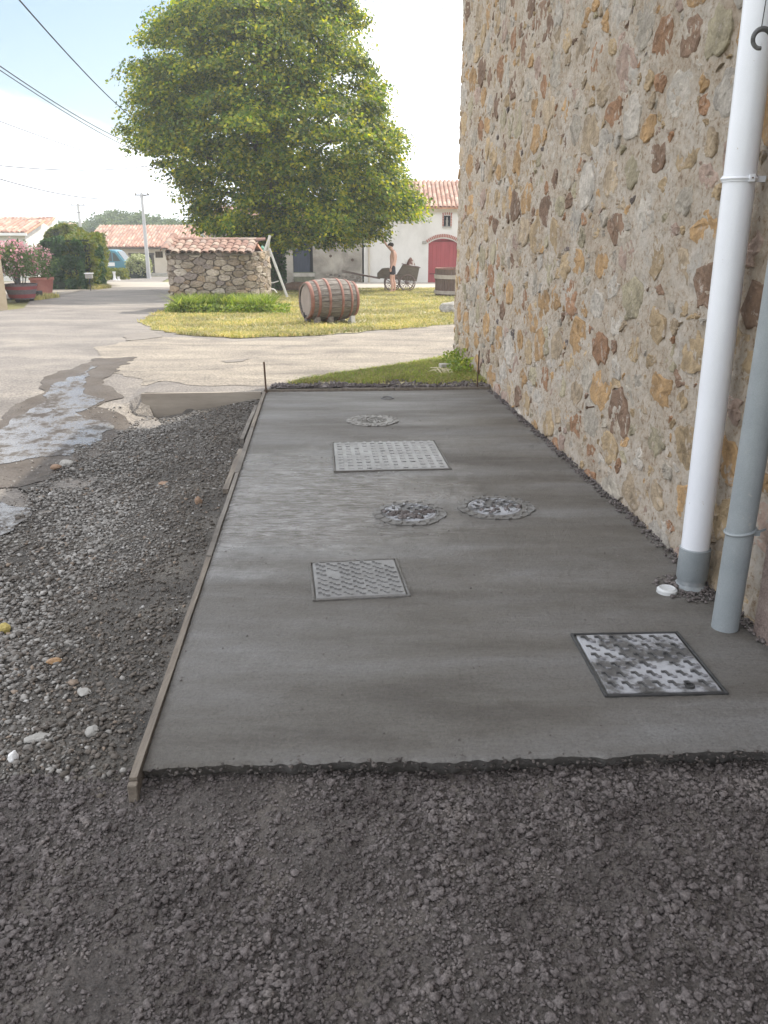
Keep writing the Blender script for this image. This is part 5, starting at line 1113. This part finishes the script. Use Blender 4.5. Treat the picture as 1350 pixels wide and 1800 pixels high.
for k in range(4): chain(hR, [(-.375 - .0 * k, .155 + k * .017, 1.90), (-.40, .15 + k * .019, 1.945 - abs(k - 1.5) * .006)], [.010, .008])
chain(hR, [(-.34, .145, 1.87), (-.335, .125, 1.90)], [.010, .008])
hL = chain(3, [(.04, -.165, 1.345), (.06, -.19, 1.2), (.055, -.2, 1.08), (-.01, -.2, .96), (-.06, -.2, .85), (-.065, -.2, .80)], [.052, .042, .036, .034, .022, (.015, .03)])
for k in range(4): chain(hL, [(-.085 + k * .014, -.2, .755), (-.095 + k * .014, -.198, .71 + abs(k - 1.5) * .006)], [.010, .008])
chain(hL, [(-.1, -.205, .79), (-.108, -.205, .76)], [.010, .008])
skin('body', V, E_, Rr, m_skin, boy)
bpy.data.objects['body']
m = MB(); m.tube([(-.165, 0, 1.535), (-.18, 0, 1.52), (-.16, 0, 1.505)], [.006, .012, .006], 6); m.build('nose', m_skin, boy, True)
m = MB(); m.lathe([(.02, -.01), (.02, .012), (.008, .014)], 8, (-.07, -.073, 1.53), Matrix.Rotation(PI / 2, 3, 'X')); m.build('ear', m_skin, boy, True)
for s_ in (-1, 1): MB().lathe([(.001, 0), (.009, .003), (.001, .006)], 8, (-.155, s_ * .028, 1.548), Matrix.Rotation(-PI / 2, 3, 'Y')).build('eye', m_irondk, boy)
bm = bmesh.new(); bmesh.ops.create_icosphere(bm, subdivisions=3, radius=1)
for v in bm.verts: v.co = v.co * (1 + .1 * noise.noise(v.co * 4)); v.co = Vector((v.co.x * .105, v.co.y * .088, v.co.z * .085)); v.co.z = max(v.co.z, -.012 - max(0, v.co.x + .03) * .9)
me = bpy.data.meshes.new('hair'); bm.to_mesh(me); bm.free(); me.materials.append(m_hair); link('hair', me, boy, (-.068, 0, 1.60), (0, -.15, 0))
m = MB()
sv = [(0, 0, .96), (0, 0, .90), (0, .085, .80), (.02, .09, .66), (.025, .09, .60), (0, -.085, .80), (-.02, -.09, .66), (-.025, -.09, .60)]
skin('shorts', sv, [(0, 1), (1, 2), (2, 3), (3, 4), (1, 5), (5, 6), (6, 7)], [(.10, .135), (.115, .15), .105, .10, .095, .105, .10, .095], m_short, boy)
skin('swim_pad', [(-.08, .0, 1.19), (-.085, .0, 1.1)], [(0, 1)], [(.02, .05), (.02, .05)], m_short, boy) if False else None

# ------------------------------------------------------------------ left side: houses, hedges, planters, van
def hedge(name, label, pa, pb, depth, z1, mat, n, size, cat='hedge', zb_=None):
    a = Vector(pa); b = Vector(pb); t = thing(name, label, cat, (a.x, a.y, zg(a.x, a.y))); d = b - a; L2 = d.length; d.normalize(); q = Vector((-d.y, d.x))
    u = rng.random(n) * L2; w_ = rng.random(n) * depth; z = rng.random(n) * z1; face = rng.integers(0, 6, n)
    w_ = np.where(face < 3, rng.random(n) * .12, np.where(face == 3, depth - rng.random(n) * .1, w_)); z = np.where(face == 4, z1 - rng.random(n) * .1, z); u = np.where(face == 5, np.where(rng.random(n) < .5, rng.random(n) * .1, L2 - rng.random(n) * .1), u)
    bmp = np.array([noise.noise(Vector((x * 2, y * 2, zz * 2.5))) for x, y, zz in zip(u, w_, z)]) * .34
    w_ = w_ - bmp; z = z + bmp * .7 * (z / z1); z = z * (1 - .16 * np.abs(2 * u / L2 - 1) ** 4)
    P_ = np.c_[d.x * u + q.x * w_, d.y * u + q.y * w_, np.maximum(z, .02)]
    leaf_mesh('foliage', P_, size, mat, t); m = MB(); c_ = d * L2 / 2 + q * depth / 2; m.box((c_.x, c_.y, z1 * .46), (L2 - .25, depth - .25, z1 * .88), math.atan2(d.y, d.x)); m.build('core', m_hedge_core, t); return t
m_hedge_core = M('hedge_core', [(.3, (.012, .02, .008)), (.7, (.02, .03, .012))], scale=5, bump=.5)
pA = G(78, 506); pB = G(156, 509); pC = Vector((P(190, 480, 41.5).x, 41.5))
hedge('laurel_hedge', 'dark glossy laurel hedge left of the clipped thuja hedge', (P(78, 500, 32.6).x, 32.5), (P(150, 500, 32.4).x, 32.5), 2.4, 1.80, m_hedge_d, 9000, .17)
hedge('thuja_hedge', 'tall clipped yellow green thuja hedge along the road', (P(152, 500, 32.4).x + .25, 32.75), (P(192, 495, 41).x, 41), 1.1, 2.02, m_hedge_y, 12000, .13)
hedge('back_hedge', 'bright green bushes rising behind the laurel hedge', (P(82, 470, 41).x, 41), (P(140, 470, 41).x, 41), 2.0, 2.6, m_hedge_y, 5000, .2)
# low tiled building
LD = 62.0; zl = zg(0, 62)
lb = thing('long_barn', 'long low cream outbuilding with a wide clay tile roof beyond the road', 'building', (P(158, 480, LD).x, LD, zl))
def bx_(p): return P(p, 470, LD).x - lb.location.x
def bz_(p): return P(250, p, LD).z - zl
Wl = bx_(372); el = bz_(435)
m = MB(); op = [(bx_(184), bx_(218)), (bx_(229), bx_(272))]; zt2 = bz_(447); last = 0
for a, b in op: m.prism([(last, -.3), (a, -.3), (a, el), (last, el)], 0, .3, fr); m.prism([(a, zt2), (b, zt2), (b, el), (a, el)], 0, .3, fr); last = b
m.prism([(last, -.3), (Wl, -.3), (Wl, el), (last, el)], 0, .3, fr); m.build('wall', m_cream, lb)
for a, b in op:
    m = MB(); m.box(((a + b) / 2, .25, zt2 / 2), (b - a, .05, zt2)); m.build('garage_door', m_dark, lb); m = MB(); m.box(((a + b) / 2, .02, zt2 + .02), (b - a + .1, .1, .16)); m.box((b - .08, .02, zt2 / 2), (.16, .1, zt2)); m.build('door_frame', m_bark, lb)
m = MB(); m.box((Wl / 2, 4, el / 2), (Wl - .02, 7.2, el - .02)); m.build('wall_body', m_cream, lb)
tiled_roof(lb, Vector((-.3, -.35, el + .02)), Vector((Wl + .3, -.35, el + .02)), Vector((-.3, 4.2, bz_(398) + .1)), .24, .36, m_tile); o_ = bpy.data.objects['roof']
m = MB(); m.box((Wl / 2, -.38, el - .04), (Wl + .6, .1, .12)); m.build('gutter', m_bark, lb)
m = MB(); m.box((bx_(286), -.6, .05), (2.2, 1.1, .25)); tag(m.build('step', m_concrete, lb), None)
# white houses at the far left
def white_house(label, x0, x1, Y, pe, pr, ybase, deep, gable=False, mat=m_white, roofm=m_tile):
    X0 = P(x0, 430, Y).x; X1 = P(x1, 430, Y).x; z0 = zg(0, Y); t = thing('white_house', label, 'house', (X0, Y, z0)); W2 = X1 - X0; e2 = P(20, pe, Y).z - z0; r2 = P(20, pr, Y + deep / 2).z - z0
    m = MB(); m.box((W2 / 2, deep / 2, e2 / 2 - .2), (W2, deep, e2 + .4)); m.build('wall', mat, t)
    m = MB(); m.prism([(0, e2), (deep, e2), (deep / 2, r2)], 0, W2, lambda u, v, w2: Vector((w2, u, v))); m.build('gable', mat, t)
    tiled_roof(t, Vector((-.25, -.35, e2 + .04)), Vector((W2 + .25, -.35, e2 + .04)), Vector((-.25, deep / 2, r2 + .08)), .26, .38, roofm)
    m = MB(); m.box((W2 / 2, -.36, e2 - .02), (W2 + .5, .1, .14)); m.build('fascia', m_whitep, t); return t, W2, e2
t, W2, e2 = white_house('white house with a low reddish hip roof at the left edge', -60, 46, 46, 411, 390, 450, 5)
m = MB(); m.box((W2 - .75, -.02, e2 - .75), (.7, .06, .9)); f_ = m.build('window', m_whitep, t); m = MB(); m.box((W2 - .75, -.055, e2 - .75), (.54, .02, .74)); m.build('pane', m_glass, f_)
t, W2, e2 = white_house('white house with pale striped tile roof and gable behind the first', -40, 62, 56, 416, 384, 450, 7)
m = MB(); m.box((W2 + .02, 2.6, e2 - .6), (.06, .6, .7)); m.build('window', m_glass, t)
for (lbl, a, b, Y, pe, pr) in (('small tan farmhouse on the wooded rise behind the hedges', 108, 140, 118, 398, 391), ('flat pale shed roof showing above the long barn', 275, 322, 80, 402, 397)):
    X0, X1 = P(a, 400, Y).x, P(b, 400, Y).x; z0 = zground(0, Y); t = thing('farm_building', lbl, 'building', (X0, Y, z0)); zt3 = P(a, pe, Y).z - z0
    m = MB(); m.box(((X1 - X0) / 2, 2, zt3 / 2), (X1 - X0, 4, zt3)); m.build('wall', m_cream, t); zr3 = P(a, pr, Y).z - z0
    m = MB(); m.prism([(-.2, zt3), (4.2, zt3), (2, zr3)], -.3, X1 - X0 + .3, lambda u, v, w2: Vector((w2, u, v))); m.build('roof', m_tile_pale if a < 200 else m_concrete, t)
# ochre wall end at the left edge
p = G(14, 543); t = thing('garden_wall', 'ochre rendered garden wall end with a red cap at the left edge', 'wall', (p.x, p.y, p.z))
hz = P(5, 455, p.y).z - p.z; m = MB(); m.box((-1.5, 1.6, hz / 2 - .1), (3, .25, hz + .2), 1.0 * 0); m = MB()
m.prism([(0, 0), (-.25, .02), (-3.9, 7), (-3.6, 7)], -.2, hz, lambda u, v, w2: Vector((u, v, w2))); m.build('wall', M('ochre_render', [(.3, (.4, .31, .22)), (.7, (.5, .41, .31))], scale=2, bump=.3), t)
m = MB(); m.prism([(.03, -.03), (-.3, 0), (-3.95, 7), (-3.55, 7)], hz + .003, hz + .1, lambda u, v, w2: Vector((u, v, w2))); m.build('cap', m_terra, t)
# half barrel planter with oleander
p = G(40, 529); t = thing('barrel_planter', 'red and grey half barrel planter standing at the road edge', 'planter', p); wR = 28 / 1440 * p.y * .97; hp_ = .42
MB().lathe([(wR * .72, .06), (wR, .06 + hp_), (wR * .93, .06 + hp_), (wR * .9, .3)], 28).build('tub', m_plgrey, t, True)
for a, b in ((.10, .2), (.33, .42)):
    f = lambda z: wR * (.72 + .28 * (z - .06) / hp_) + .008
    MB().lathe([(f(a), a), (f(b), b)], 28, cap=False).build('band', m_plred, t, True)
for k in range(3): a = k * 2.1 + .4; MB().lathe([(.06, 0), (.06, .05)], 10, (math.cos(a) * wR * .55, math.sin(a) * wR * .55, .04), Matrix.Rotation(PI / 2, 3, 'X')).build('caster', m_irondk, t)
bs = thing('oleander_bush', 'pink flowering oleander growing in the half barrel planter', 'bush', p + Vector((0, 0, .4)))
leaf_mesh('foliage', blob_pts(2600, (-.05, 0, .72), (.62, .5, .42), 70, .12, .5), .12, m_olean, bs, asp=.3)
leaf_mesh('flowers', blob_pts(520, (-.05, -.08, .78), (.68, .5, .46), 60, .07, .8), .075, m_petal, bs, asp=.9, kind='stuff')
m = MB()
for k in range(9): a = k * .7; m.tube([(math.cos(a) * .08, math.sin(a) * .08, -.1), (math.cos(a) * .28, math.sin(a) * .25, .6)], [.018, .008], 5)
m.build('stems', m_bark, bs)
p2 = G(76, 510); p2.y = 27.5; p2 = Vector((P(74, 500, 27.5).x, 27.5, zg(0, 27.5))); t = thing('terracotta_planter', 'second, plain terracotta tub behind the half barrel planter', 'planter', p2)
MB().lathe([(.28, .08), (.36, .5), (.39, .5), (.39, .58), (.33, .58), (.3, .4)], 24).build('tub', m_terra, t, True); m = MB(); m.box((0, 0, .04), (.5, .4, .08)); m.build('foot', m_concrete, t)
bs = thing('oleander_bush', 'pink oleander in the terracotta tub behind the first', 'bush', p2 + Vector((0, 0, .5)))
leaf_mesh('foliage', blob_pts(2000, (-.1, 0, .5), (.6, .5, .5), 60, .12, .5), .12, m_olean, bs, asp=.3); leaf_mesh('flowers', blob_pts(420, (-.15, -.1, .6), (.6, .5, .5), 50, .06, .8), .07, m_petal, bs, asp=.9, kind='stuff')
p3 = Vector((P(67, 523, 25.4).x, 25.4, zg(-10, 25.4))); m = MB(); m.box((0, 0, .14), (.2, .3, .2)); m.lathe([(.05, -.03), (.05, .03)], 10, (0, -.12, .05), Matrix.Rotation(PI / 2, 3, 'Y')); tag(m.build('garden_box', m_irondk, loc=p3, bevel=.02), 'small dark wheeled box beside the half barrel planter', 'box')
# statue urn on pillar behind oleander
p4 = Vector((P(24, 440, 31).x, 31, zg(0, 31))); zt4 = P(24, 421, 31).z - p4.z; t = thing('garden_ornament', 'dark weathered urn finial rising above the oleanders', 'ornament', p4)
MB().lathe([(.1, 0), (.08, zt4 - .5)], 12).build('post', m_irondk, t, True); MB().lathe([(.05, zt4 - .5), (.14, zt4 - .38), (.16, zt4 - .3), (.09, zt4 - .2), (.13, zt4 - .12), (.1, zt4 - .04), (.02, zt4)], 14).build('urn', m_rust, t, True)
t = thing('round_bush', 'pale variegated round bush in front of the long barn', 'bush', Vector((P(246, 488, 53).x, 53, zg(0, 53)))); leaf_mesh('foliage', blob_pts(5200, (0, 0, .72), (.72, .7, .66), 260, .08, .9), .13, m_varieg, t)
MB().lathe([(.55, 0), (.66, .5), (.6, 1.0), (.2, 1.3)], 14).build('core', m_hedge_core, t)
# van
vd = 54.0; vx = P(200, 480, vd).x; t = thing('van', 'teal blue minivan parked beyond the thuja hedge', 'van', (vx, vd, zg(0, vd)), .0)
bd = [(-1.6, .32), (-1.6, 1.0), (-1.5, 1.62), (-1.3, 1.72), (.25, 1.72), (.5, 1.66), (.95, 1.08), (1.4, .92), (1.5, .7), (1.5, .32)]
m = MB(); m.prism(bd, -.72, .72, lambda u, v, w2: Vector((u, w2, v))); m.build('body', m_teal, t, bevel=.05)
for s_ in (-1, 1):
    for pl in ([(-1.42, 1.05), (-1.35, 1.55), (-.55, 1.58), (-.55, 1.05)], [(-.48, 1.05), (-.48, 1.58), (.2, 1.58), (.2, 1.05)], [(.27, 1.05), (.27, 1.56), (.42, 1.52), (.72, 1.05)]):
        m = MB(); m.prism(pl, s_ * .7, s_ * .735, lambda u, v, w2: Vector((u, w2, v))); m.build('window', m_glass, t)
    for x in (-1.0, 1.0): MB().lathe([(.3, -.09), (.3, .09)], 20, (x, s_ * .66, .3), Matrix.Rotation(PI / 2, 3, 'X')).build('wheel', m_rubber, t, True)
m = MB(); m.prism([(.53, 1.6), (.9, 1.1), (.93, 1.12), (.56, 1.64)], -.6, .6, lambda u, v, w2: Vector((u + .01, w2, v))); m.build('windscreen', m_glass, t)
m = MB(); m.box((0.05, -.745, .86), (.6, .02, .22)); m.build('sign_panel', m_whitep, t); m = MB(); m.box((.02, 0, .36), (3.1, 1.47, .14)); m.build('bumper', m_chrome, t, bevel=.02)
for s_ in (-1, 1): m = MB(); m.box((1.44, s_ * .55, .75), (.1, .22, .14)); m.build('headlight', m_whitep, t, bevel=.02)
X = rng.uniform(P(188, 480, 49).x, P(222, 480, 49).x, 900); Y = rng.uniform(48.4, 49.6, 900); o = leaf_mesh('low_shrub', np.c_[X, Y, zarr(X, Y) + rng.random(900) * .62], .17, m_hedge_y, None); tag(o, 'low green shrubs beside the parked van', 'shrub', kind='stuff')
for (a, b, Y, lbl) in ((201, 488, 47.5, 'small white stone ornament among the low shrubs'), (208, 490, 47.2, 'low white stone beside the white ornament by the shrubs')):
    m = MB(); h_ = .45 if a == 201 else .18; m.lathe([(.12, 0), (.07, h_ * .3), (.06, h_ * .7), (.1, h_)], 10, Vector((P(a, 485, Y).x, Y, zg(0, Y)))); tag(m.build('garden_stone', m_whitep, None, True), lbl, 'ornament')
p = Vector((P(157, 490, 31.5).x, 31.5, zg(0, 31.5))); t = thing('letterbox', 'grey letterbox on a thin post against the thuja hedge', 'letterbox', p)
m = MB(); m.tube([(0, 0, 0), (0, 0, .42)], .02, 6); m.build('post', m_irondk, t); m = MB(); m.box((0, 0, .52), (.24, .2, .17)); m.build('box', m_concrete, t, bevel=.02); m = MB(); m.box((0, 0, .62), (.28, .24, .03)); m.build('lid', m_whitep, t)

# ------------------------------------------------------------------ poles and wires
def pole(a, top, bot, Y, label, r_=.1):
    b = P(a[0], bot, Y); tp = P(a[0], top, Y); z0 = zground(b.x, Y); t = thing('utility_pole', label, 'utility pole', (b.x, Y, z0), 0, 'utility poles'); h_ = tp.z - z0
    MB().tube([(0, 0, 0), (a[1], 0, h_)], [r_, r_ * .62], 10).build('mast', m_pole, t, True)
    m = MB(); m.box((a[1], 0, h_ - .12), (.9 * Y / 55, .06, .06)); m.build('crossarm', m_irondk, t); 
    for s_ in (-1, 0, 1): MB().lathe([(.03, 0), (.05, .06), (.03, .12)], 8, (a[1] + s_ * .38 * Y / 55, 0, h_ - .09)).build('insulator', m_concrete, t)
    return t
pole((262, 0), 339, 490, 51.5, 'tall pale pole beside the variegated round bush', .13)
pole((146, 0), 358, 440, 74, 'distant leaning pole rising behind the hedges', .17)
pole((357, 0), 372, 430, 47, 'pole half hidden by the linden crown behind the hut', .13)
def wire(pa, Ya, pb, Yb, sag, r_, label, n=26):
    a = P(*pa, Ya); b = P(*pb, Yb); pts_ = [a.lerp(b, k / n) - Vector((0, 0, sag * 4 * (k / n) * (1 - k / n))) for k in range(n + 1)]
    tag(MB().tube(pts_, r_, 5).build('overhead_wire', m_wire), label, 'wire', 'overhead wires')
wire((-60, -110), 12, (262, 228), 36, .25, .013, 'thickest wire, dropping steeply from the top left to the linden')
wire((-80, 60), 14, (262, 262), 38, .25, .011, 'dark wire reaching the linden halfway up, above its pale twin')
wire((-20, 110), 15, (300, 286), 40, .25, .009, 'thin pale wire just below the darker one at the left')
wire((-60, 190), 20, (320, 300), 48, .3, .010, 'faint thin wire below the pair at the left')
wire((-120, 276), 24, (350, 270), 48, .55, .014, 'nearly level sagging wire entering the linden low on its left')
wire((-60, 296), 24, (262, 341), 51.5, .5, .015, 'sagging wire running from the left edge down to the pole by the bush')
wire((-60, 388), 60, (262, 342), 51.5, .5, .015, 'lowest wire rising from behind the white houses to the pole')
wire((262, 342), 51.5, (357, 330), 47, .3, .010, 'short wire from the pole by the bush into the linden crown')
wire((620, -2), 30, (1000, 24), 30, .1, .009, 'thin wire crossing the sky right of the linden top')

# ------------------------------------------------------------------ distant trees
def far_tree(proto, px_, top, Y, wpx, lab):
    z0 = zground(P(px_, 400, Y).x, Y); h_ = P(px_, top, Y).z - z0; w_ = wpx / 1440 * Y
    o = copy_tree(proto) if proto['used'] else proto; proto['used'] = 1
    if 'used' in o and o is not proto: del o['used']
    o.location = (P(px_, 400, Y).x, Y, z0 - .2); s_ = (h_ + .2) / 10; o.scale = (w_ / 9, w_ / 9, s_); o.rotation_euler = (0, 0, random.uniform(0, 6)); o['label'] = lab; return o
protos = []
for k in range(4):
    t = thing('distant_tree', 'far tree', 'tree', group='trees on the far rise'); t['used'] = 0
    c_ = blob_pts(3600, (0, 0, 5.6), (4.2, 4.2, 3.7), 80, .55, .55); leaf_mesh('crown', c_, .62, m_wood_d, t); m = MB(); m.tube([(0, 0, 0), (.2, 0, 5)], [.4, .2], 8); m.build('trunk', m_bark, t); protos.append(t)
L_t = [(5, 378, 130, 70), (-30, 372, 130, 70), (60, 392, 120, 60), (95, 386, 115, 55), (125, 392, 130, 60), (118, 384, 150, 50), (150, 384, 110, 60), (180, 372, 105, 62), (205, 362, 108, 55), (232, 366, 110, 55), (258, 368, 104, 55), (285, 376, 108, 60), (305, 378, 100, 55), (330, 384, 104, 60), (352, 382, 98, 50), (380, 384, 100, 70), (420, 386, 110, 90), (75, 384, 95, 40)]
desc = ['at the left edge above the houses', 'just outside the left edge', 'left of the gable', 'above the bright bushes', 'beside the tan farmhouse', 'behind the tan farmhouse', 'behind the leaning pole', 'left of the highest crown', 'the highest crown of the row', 'right of the highest crown', 'behind the tall pale pole', 'above the middle of the long roof', 'above the pale shed roof', 'right of the pale shed roof', 'over the hut roof', 'glimpsed under the linden', 'hidden mostly by the linden', 'just behind the white gable']
for i, (a, b, Y, w_) in enumerate(L_t): far_tree(protos[i % 4], a, b + 2, Y, w_ * 1.25, 'far green tree of the wooded rise, ' + desc[i])
for p_ in protos:
    if 'used' in p_: del p_['used']
for o in bpy.data.objects:
    if 'used' in o: del o['used']

# ------------------------------------------------------------------ haze
mh = bpy.data.materials.new('air'); mh.use_nodes = True; nh = mh.node_tree; nh.nodes.remove(nh.nodes['Principled BSDF'])
pv = nh.nodes.new('ShaderNodeVolumePrincipled'); pv.inputs['Density'].default_value = .0019; pv.inputs['Color'].default_value = (.92, .95, 1, 1); pv.inputs['Anisotropy'].default_value = .3
nh.links.new(pv.outputs[0], nh.nodes['Material Output'].inputs['Volume'])
m = MB(); m.box((0, 120, 6), (330, 270, 20)); tag(m.build('haze', mh), kind='stuff')
